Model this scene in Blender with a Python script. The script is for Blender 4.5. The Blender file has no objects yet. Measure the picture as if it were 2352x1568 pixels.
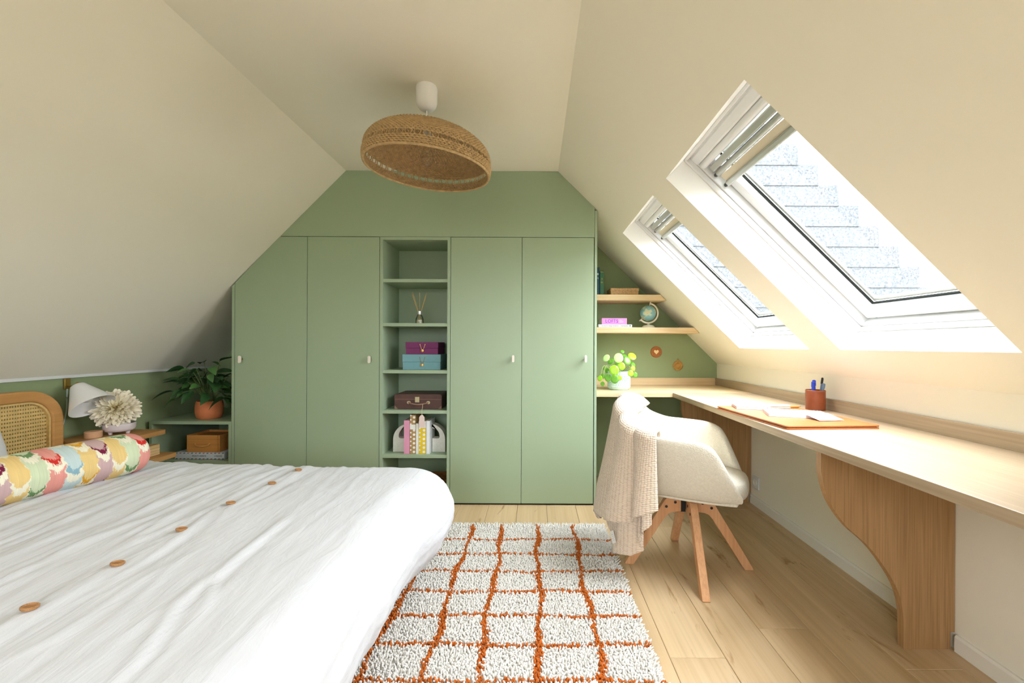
import bpy, bmesh, math, random
import numpy as np
from mathutils import Vector, Matrix, noise as mnoise

random.seed(7)
np.random.seed(7)
scene = bpy.context.scene
C = scene.collection
PI = math.pi

# ------------------------------------------------------------------ camera
CAM_H = 1.07
FOCAL = 980.0            # pixels on a 2352 px wide frame
cam_data = bpy.data.cameras.new('camera')
cam = bpy.data.objects.new('camera', cam_data)
C.objects.link(cam)
cam.location = (0.0, 0.0, CAM_H)
cam.rotation_euler = (PI / 2, math.radians(-0.25), 0.0)
cam_data.sensor_fit = 'HORIZONTAL'
cam_data.sensor_width = 36.0
cam_data.lens = FOCAL / 2352.0 * 36.0
cam_data.shift_x = -51.0 / 2352.0
cam_data.shift_y = 8.0 / 2352.0
cam_data.clip_start = 0.02
scene.camera = cam

# ------------------------------------------------------------------ world, exposure
world = bpy.data.worlds.new('overcast_sky')
scene.world = world
world.use_nodes = True
# CIE standard overcast sky, (1 + 2 sin elevation) / 3, over a dull ground
wnt = world.node_tree
bg = wnt.nodes['Background']
SKY_COL, GROUND_COL, SKY_STRENGTH = (0.92, 1.0, 1.09, 1.0), (0.13, 0.13, 0.11, 1.0), 24.0
wtc = wnt.nodes.new('ShaderNodeTexCoord')
wsx = wnt.nodes.new('ShaderNodeSeparateXYZ')
wma = wnt.nodes.new('ShaderNodeMath'); wma.operation = 'MULTIPLY_ADD'; wma.inputs[1].default_value = 0.667; wma.inputs[2].default_value = 0.333
wsc = wnt.nodes.new('ShaderNodeVectorMath'); wsc.operation = 'SCALE'; wsc.inputs[0].default_value = SKY_COL[:3]
wst = wnt.nodes.new('ShaderNodeMapRange'); wst.inputs['From Min'].default_value = -0.03; wst.inputs['From Max'].default_value = 0.03
wmx = wnt.nodes.new('ShaderNodeMix'); wmx.data_type = 'RGBA'; wmx.inputs[6].default_value = GROUND_COL
wl_ = wnt.links.new
wl_(wtc.outputs['Generated'], wsx.inputs[0]); wl_(wsx.outputs['Z'], wma.inputs[0]); wl_(wma.outputs[0], wsc.inputs['Scale'])
wl_(wsx.outputs['Z'], wst.inputs['Value']); wl_(wst.outputs[0], wmx.inputs[0]); wl_(wsc.outputs[0], wmx.inputs[7]); wl_(wmx.outputs[2], bg.inputs[0])
bg.inputs[1].default_value = SKY_STRENGTH
vs = scene.view_settings
vs.view_transform = 'Standard'
vs.look = 'None'
vs.gamma = 1.0
vs.use_curve_mapping = False
vs.exposure = 0.54
try:
    scene.cycles.max_bounces = 6
    scene.cycles.diffuse_bounces = 4
    scene.cycles.glossy_bounces = 2
    scene.cycles.transparent_max_bounces = 8
    scene.cycles.caustics_reflective = False
    scene.cycles.caustics_refractive = False
    scene.cycles.sample_clamp_indirect = 6.0
    scene.cycles.use_denoising = True
    scene.cycles.use_adaptive_sampling = True
    scene.cycles.adaptive_threshold = 0.12
except Exception:
    pass

# ------------------------------------------------------------------ room measures (metres)
XL, XR = -2.602, 1.495          # knee walls
YB, YF = 3.49, -1.8             # gable wall, wall behind the camera
YW = 2.85                       # wardrobe front
CXL, CXR, CZ = -1.262, 0.154, 2.23   # flat ceiling edges and height
KZL, KZR = 0.879, 0.924         # knee wall heights
SL = math.hypot(XR - CXR, CZ - KZR)
ED = Vector(((XR - CXR) / SL, 0, (KZR - CZ) / SL))      # down the right slope
EN = Vector((-ED.z, 0, ED.x))                            # outward from the room
SO = Vector((CXR, 0, CZ))
def S(a, y, n):
    """point on the right roof slope: a down the slope, y along the room, n outward"""
    return SO + ED * a + EN * n + Vector((0, y, 0))
A0, A1 = 0.598, 1.686           # skylight openings, down the slope
SKY = [(1.19, 1.90), (2.11, 2.83), (-0.78, -0.08)]       # skylight openings, along the room; third is unseen, added for fill light

# daylight portals: they only guide sampling of the sky through the skylights
for y0, y1 in SKY:
    ld = bpy.data.lights.new('skylight_portal', 'AREA')
    ld.shape = 'RECTANGLE'
    ld.size = A1 - A0
    ld.size_y = y1 - y0
    lo = bpy.data.objects.new('skylight_portal', ld)
    C.objects.link(lo)
    lo.matrix_world = Matrix.Translation(S((A0 + A1) / 2, (y0 + y1) / 2, 0.245)) @ \
        Matrix((ED, (0, 1, 0), EN)).transposed().to_4x4()
    ld.cycles.is_portal = True
# portal for the unseen gable window, added behind the camera as fill
GW = (-1.30, 0.05, 0.78, 2.0)      # x0, x1, z0, z1
ld = bpy.data.lights.new('fill_window_portal', 'AREA')
ld.shape = 'RECTANGLE'; ld.size = GW[1] - GW[0]; ld.size_y = GW[3] - GW[2]
lo = bpy.data.objects.new('fill_window_portal', ld)
C.objects.link(lo)
lo.location = ((GW[0] + GW[1]) / 2, YF - 0.10, (GW[2] + GW[3]) / 2)
lo.rotation_euler = (PI / 2, 0, 0)
ld.cycles.is_portal = True

# ------------------------------------------------------------------ helpers
WM = {}
def lin(c):
    out = []
    for v in c[:3]:
        v = v / 255.0
        out.append(v / 12.92 if v <= 0.04045 else ((v + 0.055) / 1.055) ** 2.4)
    return (out[0], out[1], out[2], 1.0)

class MB:
    def __init__(self):
        self.v, self.f = [], []
    def add(self, vs, fs):
        b = len(self.v)
        self.v += [tuple(p) for p in vs]
        self.f += [tuple(i + b for i in f) for f in fs]
        return self
    def box(self, x0, x1, y0, y1, z0, z1, m=None):
        vs = [Vector((x, y, z)) for z in (z0, z1) for y in (y0, y1) for x in (x0, x1)]
        if m is not None:
            vs = [m @ p for p in vs]
        return self.add(vs, [(0, 2, 3, 1), (4, 5, 7, 6), (0, 1, 5, 4), (2, 6, 7, 3), (0, 4, 6, 2), (1, 3, 7, 5)])
    def prism(self, poly, axis, lo, hi, m=None):
        """poly: 2D points; axis 'x' -> (y,z), 'y' -> (x,z), 'z' -> (x,y)"""
        def P(p, t):
            q = {'x': (t, p[0], p[1]), 'y': (p[0], t, p[1]), 'z': (p[0], p[1], t)}[axis]
            return m @ Vector(q) if m is not None else Vector(q)
        n = len(poly)
        vs = [P(p, lo) for p in poly] + [P(p, hi) for p in poly]
        fs = [tuple(range(n)), tuple(range(2 * n - 1, n - 1, -1))]
        fs += [(i, i + n, (i + 1) % n + n, (i + 1) % n) for i in range(n)]
        return self.add(vs, fs)
    def ring_prism(self, outer, inner, axis, lo, hi, m=None):
        def P(p, t):
            q = {'x': (t, p[0], p[1]), 'y': (p[0], t, p[1]), 'z': (p[0], p[1], t)}[axis]
            return m @ Vector(q) if m is not None else Vector(q)
        n = len(outer)
        vs = [P(p, lo) for p in outer] + [P(p, lo) for p in inner] + [P(p, hi) for p in outer] + [P(p, hi) for p in inner]
        fs = []
        for i in range(n):
            j = (i + 1) % n
            fs += [(i, j, j + n, i + n), (i + 2 * n, i + 3 * n, j + 3 * n, j + 2 * n),
                   (i, i + 2 * n, j + 2 * n, j), (i + n, j + n, j + 3 * n, i + 3 * n)]
        return self.add(vs, fs)
    def lathe(self, prof, n=24, m=None, cap=True):
        """prof: (r, z) list"""
        vs, fs = [], []
        for r, z in prof:
            for k in range(n):
                a = 2 * PI * k / n
                p = Vector((r * math.cos(a), r * math.sin(a), z))
                vs.append(m @ p if m is not None else p)
        for i in range(len(prof) - 1):
            for k in range(n):
                k2 = (k + 1) % n
                fs.append((i * n + k, i * n + k2, (i + 1) * n + k2, (i + 1) * n + k))
        if cap:
            if prof[0][0] > 1e-6: fs.append(tuple(range(n - 1, -1, -1)))
            if prof[-1][0] > 1e-6: fs.append(tuple((len(prof) - 1) * n + k for k in range(n)))
        return self.add(vs, fs)
    def tube(self, pts, r, n=8, closed=False, m=None):
        pts = [Vector(p) for p in pts]
        if m is not None: pts = [m @ p for p in pts]
        rs = r if isinstance(r, (list, tuple)) else [r] * len(pts)
        N = len(pts)
        vs, fs = [], []
        up = Vector((0, 0, 1))
        for i, p in enumerate(pts):
            if closed: t = pts[(i + 1) % N] - pts[i - 1]
            else: t = pts[min(i + 1, N - 1)] - pts[max(i - 1, 0)]
            t.normalize()
            u = up - t * up.dot(t)
            if u.length < 0.05:
                u = Vector((1, 0, 0)) - t * t.x
            u.normalize()
            w = t.cross(u)
            for k in range(n):
                a = 2 * PI * k / n
                vs.append(p + (u * math.cos(a) + w * math.sin(a)) * rs[i])
        for i in range(N if closed else N - 1):
            j = (i + 1) % N
            for k in range(n):
                k2 = (k + 1) % n
                fs.append((i * n + k, i * n + k2, j * n + k2, j * n + k))
        if not closed:
            fs += [tuple(range(n - 1, -1, -1)), tuple((N - 1) * n + k for k in range(n))]
        return self.add(vs, fs)
    def grid(self, fn, nu, nv, closeu=False):
        vs = [fn(i / (nu if closeu else nu - 1), j / (nv - 1)) for i in range(nu) for j in range(nv)]
        fs = []
        for i in range(nu if closeu else nu - 1):
            i2 = (i + 1) % nu
            for j in range(nv - 1):
                fs.append((i * nv + j, i2 * nv + j, i2 * nv + j + 1, i * nv + j + 1))
        return self.add(vs, fs)
    def mesh(self, name, smooth=None):
        me = bpy.data.meshes.new(name)
        me.from_pydata(self.v, [], self.f)
        bm = bmesh.new(); bm.from_mesh(me)
        bmesh.ops.recalc_face_normals(bm, faces=bm.faces)
        bm.to_mesh(me); bm.free()
        if smooth is not None:
            me.polygons.foreach_set('use_smooth', [True] * len(me.polygons))
            if smooth < 180: me.set_sharp_from_angle(angle=math.radians(smooth))
        me.update()
        return me

def tag(o, label=None, cat=None, group=None, kind=None):
    if label: o['label'] = label
    if cat: o['category'] = cat
    if group: o['group'] = group
    if kind: o['kind'] = kind
    return o

def thing(name, loc, label, cat, group=None, rotz=0.0):
    o = bpy.data.objects.new(name, None)
    o.empty_display_size = 0.05
    C.objects.link(o)
    o.location = loc
    o.rotation_euler = (0, 0, rotz)
    WM[o] = Matrix.Translation(Vector(loc)) @ Matrix.Rotation(rotz, 4, 'Z')
    return tag(o, label, cat, group)

def link(name, me, mat, parent=None, mtx=None):
    """link mesh data as an object; mtx is its transform in the parent"""
    o = bpy.data.objects.new(name, me)
    C.objects.link(o)
    if mat is not None and len(me.materials) == 0:
        me.materials.append(mat)
    if parent is not None:
        o.parent = parent
    if mtx is not None:
        o.matrix_local = mtx
    WM[o] = (WM[parent] if parent is not None else Matrix()) @ (mtx if mtx is not None else Matrix())
    return o

def build(mb, name, mat, parent=None, loc=(0, 0, 0), smooth=None, bevel=0.0, seg=2, local=False, subsurf=0):
    """turn collected geometry into ONE mesh object. Coordinates are world ones unless local."""
    if parent is not None:
        if not local:
            inv = WM[parent].inverted()
            mb.v = [tuple(inv @ Vector(p)) for p in mb.v]
        o = link(name, mb.mesh(name, smooth), mat, parent)
    else:
        if not local:
            mb.v = [(p[0] - loc[0], p[1] - loc[1], p[2] - loc[2]) for p in mb.v]
        o = link(name, mb.mesh(name, smooth), mat, None, Matrix.Translation(Vector(loc)))
    if bevel > 0:
        b = o.modifiers.new('bevel', 'BEVEL')
        b.width = bevel; b.segments = seg; b.limit_method = 'ANGLE'; b.angle_limit = math.radians(35)
        b.harden_normals = False
    if subsurf:
        s = o.modifiers.new('subsurf', 'SUBSURF'); s.levels = subsurf; s.render_levels = subsurf
        o.data.polygons.foreach_set('use_smooth', [True] * len(o.data.polygons))
    return o

def struct(mb, name, mat, **k):
    return tag(build(mb, name, mat, **k), kind='structure')

def add_text(parent, text, size, mat, mtx, name='lettering', depth=0.0004, spacing=1.0, sx=1.0):
    """flat print: thin lettering as a mesh, on the parent"""
    cu = bpy.data.curves.new(name, 'FONT')
    cu.body = text; cu.size = size; cu.extrude = depth; cu.space_character = spacing
    cu.align_x = 'CENTER'; cu.align_y = 'CENTER'; cu.resolution_u = 3
    tmp = bpy.data.objects.new(name, cu)
    C.objects.link(tmp)
    bpy.context.view_layer.update()
    me = bpy.data.meshes.new_from_object(tmp.evaluated_get(bpy.context.evaluated_depsgraph_get()))
    bpy.data.objects.remove(tmp)
    me.name = name
    me.materials.clear()
    me.transform(mtx @ Matrix.Diagonal((sx, 1, 1, 1)))
    me.transform(WM[parent].inverted())
    return link(name, me, mat, parent)

def catmull(pts, n):
    """smooth polyline through pts with n steps per segment"""
    P = [Vector(p) for p in pts]
    out = []
    for i in range(len(P) - 1):
        p0, p1, p2, p3 = P[max(i - 1, 0)], P[i], P[i + 1], P[min(i + 2, len(P) - 1)]
        for k in range(n):
            t = k / n
            out.append(0.5 * ((2 * p1) + (p2 - p0) * t + (2 * p0 - 5 * p1 + 4 * p2 - p3) * t * t + (3 * p1 - p0 - 3 * p2 + p3) * t ** 3))
    out.append(P[-1])
    return out

def rrect(x0, x1, y0, y1, r, n=6, radii=None):
    """rounded rectangle, counter-clockwise; radii = (lower left, lower right, upper right, upper left)"""
    ra = radii or (r, r, r, r)
    pts = []
    for (cx, cy, a0, rr) in ((x0, y0, PI, ra[0]), (x1, y0, 1.5 * PI, ra[1]), (x1, y1, 0, ra[2]), (x0, y1, 0.5 * PI, ra[3])):
        sx = 1 if cx == x0 else -1
        sy = 1 if cy == y0 else -1
        ox, oy = cx + sx * rr, cy + sy * rr
        for k in range(n + 1):
            a = a0 + 0.5 * PI * k / n
            pts.append((ox + rr * math.cos(a), oy + rr * math.sin(a)))
    return pts

# ------------------------------------------------------------------ materials
def base_mat(name):
    m = bpy.data.materials.new(name)
    m.use_nodes = True
    nt = m.node_tree
    return m, nt, nt.nodes['Principled BSDF']

def nd(nt, kind, **inp):
    n = nt.nodes.new(kind)
    for k, v in inp.items():
        k2 = k.replace('_', ' ')
        for s in n.inputs:
            if s.name == k2 or s.name == k:
                s.default_value = v
                break
    return n

def ramp(nt, stops, mode='LINEAR'):
    n = nt.nodes.new('ShaderNodeValToRGB')
    n.color_ramp.interpolation = mode
    e = n.color_ramp.elements
    while len(e) < len(stops): e.new(0.5)
    for el, (p, c) in zip(e, stops):
        el.position = p; el.color = c
    return n

def plain(name, rgb, rough=0.6, spec=0.4, var=0.0, vscale=8.0, bump=0.0, bscale=60.0, bdist=0.002, metallic=0.0, sheen=0.0, trans=0.0):
    m, nt, p = base_mat(name)
    c = lin(rgb)
    p.inputs['Base Color'].default_value = c
    p.inputs['Roughness'].default_value = rough
    p.inputs['Specular IOR Level'].default_value = spec
    p.inputs['Metallic'].default_value = metallic
    if sheen: p.inputs['Sheen Weight'].default_value = sheen
    if trans: p.inputs['Transmission Weight'].default_value = trans
    tc = nt.nodes.new('ShaderNodeTexCoord')
    if var:
        n = nd(nt, 'ShaderNodeTexNoise', Scale=vscale, Detail=4.0)
        nt.links.new(tc.outputs['Object'], n.inputs['Vector'])
        lo = tuple(v * (1 - var) for v in c[:3]) + (1,)
        hi = tuple(min(v * (1 + var), 1) for v in c[:3]) + (1,)
        r = ramp(nt, [(0.3, lo), (0.7, hi)])
        nt.links.new(n.outputs['Fac'], r.inputs['Fac'])
        nt.links.new(r.outputs['Color'], p.inputs['Base Color'])
    if bump:
        n2 = nd(nt, 'ShaderNodeTexNoise', Scale=bscale, Detail=3.0)
        nt.links.new(tc.outputs['Object'], n2.inputs['Vector'])
        b = nd(nt, 'ShaderNodeBump', Strength=bump, Distance=bdist)
        nt.links.new(n2.outputs['Fac'], b.inputs['Height'])
        nt.links.new(b.outputs['Normal'], p.inputs['Normal'])
    return m

def wood(name, dark, light, axis='y', scale=1.0, rough=0.45, streak=0.35, rand=0.0, knots=False):
    m, nt, p = base_mat(name)
    L = nt.links.new
    tc = nt.nodes.new('ShaderNodeTexCoord')
    vec = tc.outputs['Object']
    if rand:
        oi = nt.nodes.new('ShaderNodeObjectInfo')
        mul = nd(nt, 'ShaderNodeVectorMath'); mul.operation = 'SCALE'
        cmb = nt.nodes.new('ShaderNodeCombineXYZ')
        for k in range(3): L(oi.outputs['Random'], cmb.inputs[k])
        L(cmb.outputs[0], mul.inputs[0]); mul.inputs['Scale'].default_value = 37.0
        ad = nt.nodes.new('ShaderNodeVectorMath')
        L(vec, ad.inputs[0]); L(mul.outputs[0], ad.inputs[1])
        vec = ad.outputs[0]
    mp = nt.nodes.new('ShaderNodeMapping')
    s = {'x': (0.6, 9, 9), 'y': (9, 0.6, 9), 'z': (9, 9, 0.6)}[axis]
    mp.inputs['Scale'].default_value = tuple(v * scale for v in s)
    L(vec, mp.inputs['Vector'])
    n1 = nd(nt, 'ShaderNodeTexNoise', Scale=1.0, Detail=3.0, Roughness=0.6, Distortion=0.6)
    L(mp.outputs[0], n1.inputs['Vector'])
    r1 = ramp(nt, [(0.28, lin(dark)), (0.72, lin(light))])
    L(n1.outputs['Fac'], r1.inputs['Fac'])
    mp2 = nt.nodes.new('ShaderNodeMapping')
    s2 = {'x': (1.5, 90, 90), 'y': (90, 1.5, 90), 'z': (90, 90, 1.5)}[axis]
    mp2.inputs['Scale'].default_value = tuple(v * scale for v in s2)
    L(vec, mp2.inputs['Vector'])
    n2 = nd(nt, 'ShaderNodeTexNoise', Scale=1.0, Detail=2.0)
    L(mp2.outputs[0], n2.inputs['Vector'])
    r2 = ramp(nt, [(0.35, (1 - streak, 1 - streak * 1.1, 1 - streak * 1.25, 1)), (0.6, (1, 1, 1, 1))])
    L(n2.outputs['Fac'], r2.inputs['Fac'])
    mx = nt.nodes.new('ShaderNodeMix'); mx.data_type = 'RGBA'; mx.blend_type = 'MULTIPLY'
    mx.inputs[0].default_value = 1.0
    L(r1.outputs['Color'], mx.inputs[6]); L(r2.outputs['Color'], mx.inputs[7])
    col = mx.outputs[2]
    if knots:
        mp3 = nt.nodes.new('ShaderNodeMapping')
        mp3.inputs['Scale'].default_value = {'x': (1.3, 7, 7), 'y': (7, 1.3, 7), 'z': (7, 7, 1.3)}[axis]
        L(vec, mp3.inputs['Vector'])
        n3 = nd(nt, 'ShaderNodeTexNoise', Scale=1.0, Detail=4.0, Roughness=0.7, Distortion=1.8)
        L(mp3.outputs[0], n3.inputs['Vector'])
        r3 = ramp(nt, [(0.60, (1, 1, 1, 1)), (0.70, (0.62, 0.5, 0.38, 1)), (0.76, (0.42, 0.3, 0.2, 1))])
        L(n3.outputs['Fac'], r3.inputs['Fac'])
        mk = nt.nodes.new('ShaderNodeMix'); mk.data_type = 'RGBA'; mk.blend_type = 'MULTIPLY'
        mk.inputs[0].default_value = 1.0
        L(col, mk.inputs[6]); L(r3.outputs['Color'], mk.inputs[7])
        col = mk.outputs[2]
    if rand:
        hs = nt.nodes.new('ShaderNodeHueSaturation')
        mr = nt.nodes.new('ShaderNodeMapRange')
        mr.inputs['To Min'].default_value = 1 - rand; mr.inputs['To Max'].default_value = 1 + rand
        L(oi.outputs['Random'], mr.inputs['Value'])
        L(mr.outputs[0], hs.inputs['Value']); L(col, hs.inputs['Color'])
        col = hs.outputs['Color']
    L(col, p.inputs['Base Color'])
    p.inputs['Roughness'].default_value = rough
    p.inputs['Specular IOR Level'].default_value = 0.35
    b = nd(nt, 'ShaderNodeBump', Strength=0.12, Distance=0.001)
    L(n2.outputs['Fac'], b.inputs['Height']); L(b.outputs['Normal'], p.inputs['Normal'])
    return m

def vcol_mat(name, rough=0.8, bump=0.0, bscale=400):
    m, nt, p = base_mat(name)
    a = nt.nodes.new('ShaderNodeVertexColor'); a.layer_name = 'print'
    nt.links.new(a.outputs['Color'], p.inputs['Base Color'])
    p.inputs['Roughness'].default_value = rough
    p.inputs['Specular IOR Level'].default_value = 0.2
    if bump:
        tc = nt.nodes.new('ShaderNodeTexCoord')
        n2 = nd(nt, 'ShaderNodeTexNoise', Scale=bscale, Detail=2.0)
        nt.links.new(tc.outputs['Object'], n2.inputs['Vector'])
        b = nd(nt, 'ShaderNodeBump', Strength=bump, Distance=0.001)
        nt.links.new(n2.outputs['Fac'], b.inputs['Height']); nt.links.new(b.outputs['Normal'], p.inputs['Normal'])
    return m

def glass_mat(name, tint=(1, 1, 1, 1), gloss=0.06, edge=0.7):
    m, nt, p = base_mat(name)
    nt.nodes.remove(p)
    out = nt.nodes['Material Output']
    t = nt.nodes.new('ShaderNodeBsdfTransparent'); t.inputs[0].default_value = tint
    g = nt.nodes.new('ShaderNodeBsdfGlossy'); g.inputs['Roughness'].default_value = 0.03
    fr = nt.nodes.new('ShaderNodeFresnel'); fr.inputs[0].default_value = 1.3
    mr = nt.nodes.new('ShaderNodeMath'); mr.operation = 'MULTIPLY_ADD'
    mr.inputs[1].default_value = edge; mr.inputs[2].default_value = gloss * 0.3
    nt.links.new(fr.outputs[0], mr.inputs[0])
    mx = nt.nodes.new('ShaderNodeMixShader')
    nt.links.new(mr.outputs[0], mx.inputs[0]); nt.links.new(t.outputs[0], mx.inputs[1]); nt.links.new(g.outputs[0], mx.inputs[2])
    nt.links.new(mx.outputs[0], out.inputs['Surface'])
    return m

M = {}
M['cream'] = plain('cream_wall_paint', (244, 239, 223), 0.85, 0.2)
M['sage_wall'] = plain('sage_wall_paint', (147, 161, 120), 0.8, 0.25)
M['sage'] = plain('sage_lacquer', (156, 174, 142), 0.4, 0.5)
M['sage_edge'] = plain('sage_lacquer_edge', (160, 178, 148), 0.5, 0.35)
M['white'] = plain('white_paint', (226, 227, 225), 0.45, 0.4)
M['white_lining'] = plain('white_lining_board', (246, 246, 242), 0.6, 0.3)
M['skirt'] = plain('skirting_paint', (240, 236, 224), 0.5, 0.3)
M['dark'] = plain('dark_gap', (28, 30, 24), 0.8, 0.2)
M['black'] = plain('black_metal', (26, 25, 25), 0.4, 0.5)
M['grey_metal'] = plain('blind_rail_aluminium', (176, 178, 170), 0.35, 0.5, metallic=0.35)
M['beige_cloth'] = plain('blind_cloth', (214, 203, 178), 0.8, 0.2)
M['glass'] = glass_mat('window_glass')
M['oak_floor'] = wood('oak_floor', (196, 165, 122), (216, 189, 149), 'y', 1.0, 0.42, streak=0.08, rand=0.035, knots=True)
M['subfloor'] = plain('floor_joint', (120, 92, 60), 0.8, 0.2)
M['oak_desk'] = wood('oak_desk_top', (168, 147, 118), (184, 163, 135), 'y', 1.3, 0.4, streak=0.12)
M['oak_x'] = wood('oak_shelf', (214, 184, 140), (232, 206, 164), 'x', 1.3, 0.45, streak=0.12)
M['oak_z'] = wood('oak_panel', (172, 132, 88), (184, 145, 100), 'z', 2.4, 0.5, streak=0.22)
M['brass'] = plain('brass', (186, 150, 78), 0.3, 0.5, metallic=0.9)

# ================================================================== THE ROOM
floor = struct(MB().box(XL - 0.1, XR + 0.1, YF - 0.1, YB + 0.1, -0.12, -0.014), 'floor', M['subfloor'])
PW, PL = 0.192, 1.38
plank_mesh = {}
rp = random.Random(3)
col = 0
x = XL
while x < XR - 0.02:
    x1 = min(x + PW, XR)
    y = YF - rp.uniform(0, PL)
    while y < YB:
        y0, y1 = max(y, YF), min(y + PL, YB)
        if y1 - y0 > 0.02:
            key = (round(x1 - x, 3), round(y1 - y0, 3))
            if key not in plank_mesh:
                g = 0.0007
                w, l = (x1 - x) / 2 - g, (y1 - y0) / 2 - g
                c = 0.0016
                mb = MB()
                vs = [(-w, -l, -0.014), (w, -l, -0.014), (w, l, -0.014), (-w, l, -0.014),
                      (-w, -l, -c), (w, -l, -c), (w, l, -c), (-w, l, -c),
                      (-w + c, -l + c, 0), (w - c, -l + c, 0), (w - c, l - c, 0), (-w + c, l - c, 0)]
                fs = [(0, 1, 5, 4), (1, 2, 6, 5), (2, 3, 7, 6), (3, 0, 4, 7), (4, 5, 9, 8), (5, 6, 10, 9), (6, 7, 11, 10), (7, 4, 8, 11), (8, 9, 10, 11)]
                plank_mesh[key] = mb.add(vs, fs).mesh('floor_plank')
            link('plank', plank_mesh[key], M['oak_floor'], floor, Matrix.Translation(((x + x1) / 2, (y0 + y1) / 2, 0)))
        y += PL
    x = x1

struct(MB().box(XL - 0.12, XL, YF - 0.1, YB + 0.1, -0.1, KZL + 0.03), 'wall_left', M['sage_wall'])
struct(MB().box(XR, XR + 0.12, YF - 0.1, YB + 0.1, -0.1, KZR + 0.03), 'wall_right', M['cream'])
gable = [(XL - 0.1, -0.1), (XR + 0.1, -0.1), (XR + 0.1, KZR), (CXR + 0.05, CZ + 0.1), (CXL - 0.05, CZ + 0.1), (XL - 0.1, KZL)]
struct(MB().prism(gable, 'y', YB, YB + 0.12), 'wall_back', M['sage_wall'])
# wall behind the camera, with a window added for soft fill light
mb = MB()
zc0, zc1 = GW[2], GW[3]
xl_ = lambda z: XL - 0.1 if z <= KZL else XL + (z - KZL) * (CXL - XL) / (CZ - KZL) - 0.1
xr_ = lambda z: XR + 0.1 if z <= KZR else XR - (z - KZR) * (XR - CXR) / (CZ - KZR) + 0.1
mb.prism([(XL - 0.1, -0.1), (XR + 0.1, -0.1), (XR + 0.1, zc0), (XL - 0.1, zc0)], 'y', YF - 0.12, YF)
mb.prism([(XL - 0.1, zc0), (GW[0], zc0), (GW[0], zc1), (xl_(zc1), zc1), (XL - 0.1, KZL)], 'y', YF - 0.12, YF)
mb.prism([(GW[1], zc0), (XR + 0.1, zc0), (XR + 0.1, KZR), (xr_(zc1), zc1), (GW[1], zc1)], 'y', YF - 0.12, YF)
mb.prism([(xl_(zc1), zc1), (xr_(zc1), zc1), (CXR + 0.1, CZ + 0.1), (CXL - 0.1, CZ + 0.1)], 'y', YF - 0.12, YF)
struct(mb, 'wall_front', M['cream'])
gwn = thing('window_4', ((GW[0] + GW[1]) / 2, YF - 0.06, GW[2]), 'added white gable window behind the viewer, for fill light', None)
gwn['kind'] = 'structure'
xm = (GW[0] + GW[1]) / 2
for (a, b) in ((GW[0], xm), (xm, GW[1])):
    fr_o = [(a, GW[2]), (b, GW[2]), (b, GW[3]), (a, GW[3])]
    fr_i = [(a + 0.06, GW[2] + 0.06), (b - 0.06, GW[2] + 0.06), (b - 0.06, GW[3] - 0.06), (a + 0.06, GW[3] - 0.06)]
    cs = build(MB().ring_prism(fr_o, fr_i, 'y', YF - 0.09, YF - 0.04), 'casement', M['white'], gwn)
    build(MB().add([(a + 0.06, YF - 0.065, GW[2] + 0.06), (b - 0.06, YF - 0.065, GW[2] + 0.06), (b - 0.06, YF - 0.065, GW[3] - 0.06), (a + 0.06, YF - 0.065, GW[3] - 0.06)], [(0, 1, 2, 3)]), 'pane', M['glass'], cs)
struct(MB().box(CXL - 0.02, CXR + 0.02, YF - 0.1, YB + 0.1, CZ, CZ + 0.12), 'ceiling', M['cream'])
dl = math.hypot(CXL - XL, CZ - KZL)
nl = Vector((-(CZ - KZL) / dl, (CXL - XL) / dl)) * 0.12
ex = Vector((XL - CXL, KZL - CZ)).normalized() * 0.1
lo2 = Vector((XL, KZL)) + ex
poly = [(CXL, CZ), tuple(Vector((CXL, CZ)) + nl - ex), tuple(lo2 + nl), tuple(lo2)]
struct(MB().prism(poly, 'y', YF - 0.1, YB + 0.1), 'ceiling_slope_left', M['cream'])
# right slope, with two skylight openings in view and the added one
mb = MB()
acuts = [-0.0, A0, A1, SL + 0.1]
ycuts = [YF - 0.1]
for y0, y1 in sorted(SKY): ycuts += [y0, y1]
ycuts.append(YB + 0.1)
for i in range(3):
    for j in range(len(ycuts) - 1):
        hole = i == 1 and j % 2 == 1
        if hole: continue
        for n in (0.0, 0.2):
            mb.add([S(acuts[i], ycuts[j], n), S(acuts[i + 1], ycuts[j], n), S(acuts[i + 1], ycuts[j + 1], n), S(acuts[i], ycuts[j + 1], n)], [(0, 1, 2, 3)])
o = struct(mb, 'ceiling_slope_right', M['cream'])

# thin white bead where the left slope meets the knee wall
bead = [(XL, KZL - 0.004), (XL + 0.012, KZL - 0.004), (XL + 0.012, KZL + 0.012), (XL, KZL + 0.012)]
struct(MB().prism(bead, 'y', YF, 3.45), 'trim_1', M['white'])
# skirting boards
for k, (a, b) in enumerate(((YF, 1.5), (1.545, 2.92), (2.965, 3.478))):
    struct(MB().prism([(XR, 0), (XR - 0.014, 0), (XR - 0.014, 0.05), (XR - 0.008, 0.058), (XR, 0.058)], 'y', a, b), 'baseboard_right', M['skirt'])

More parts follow.
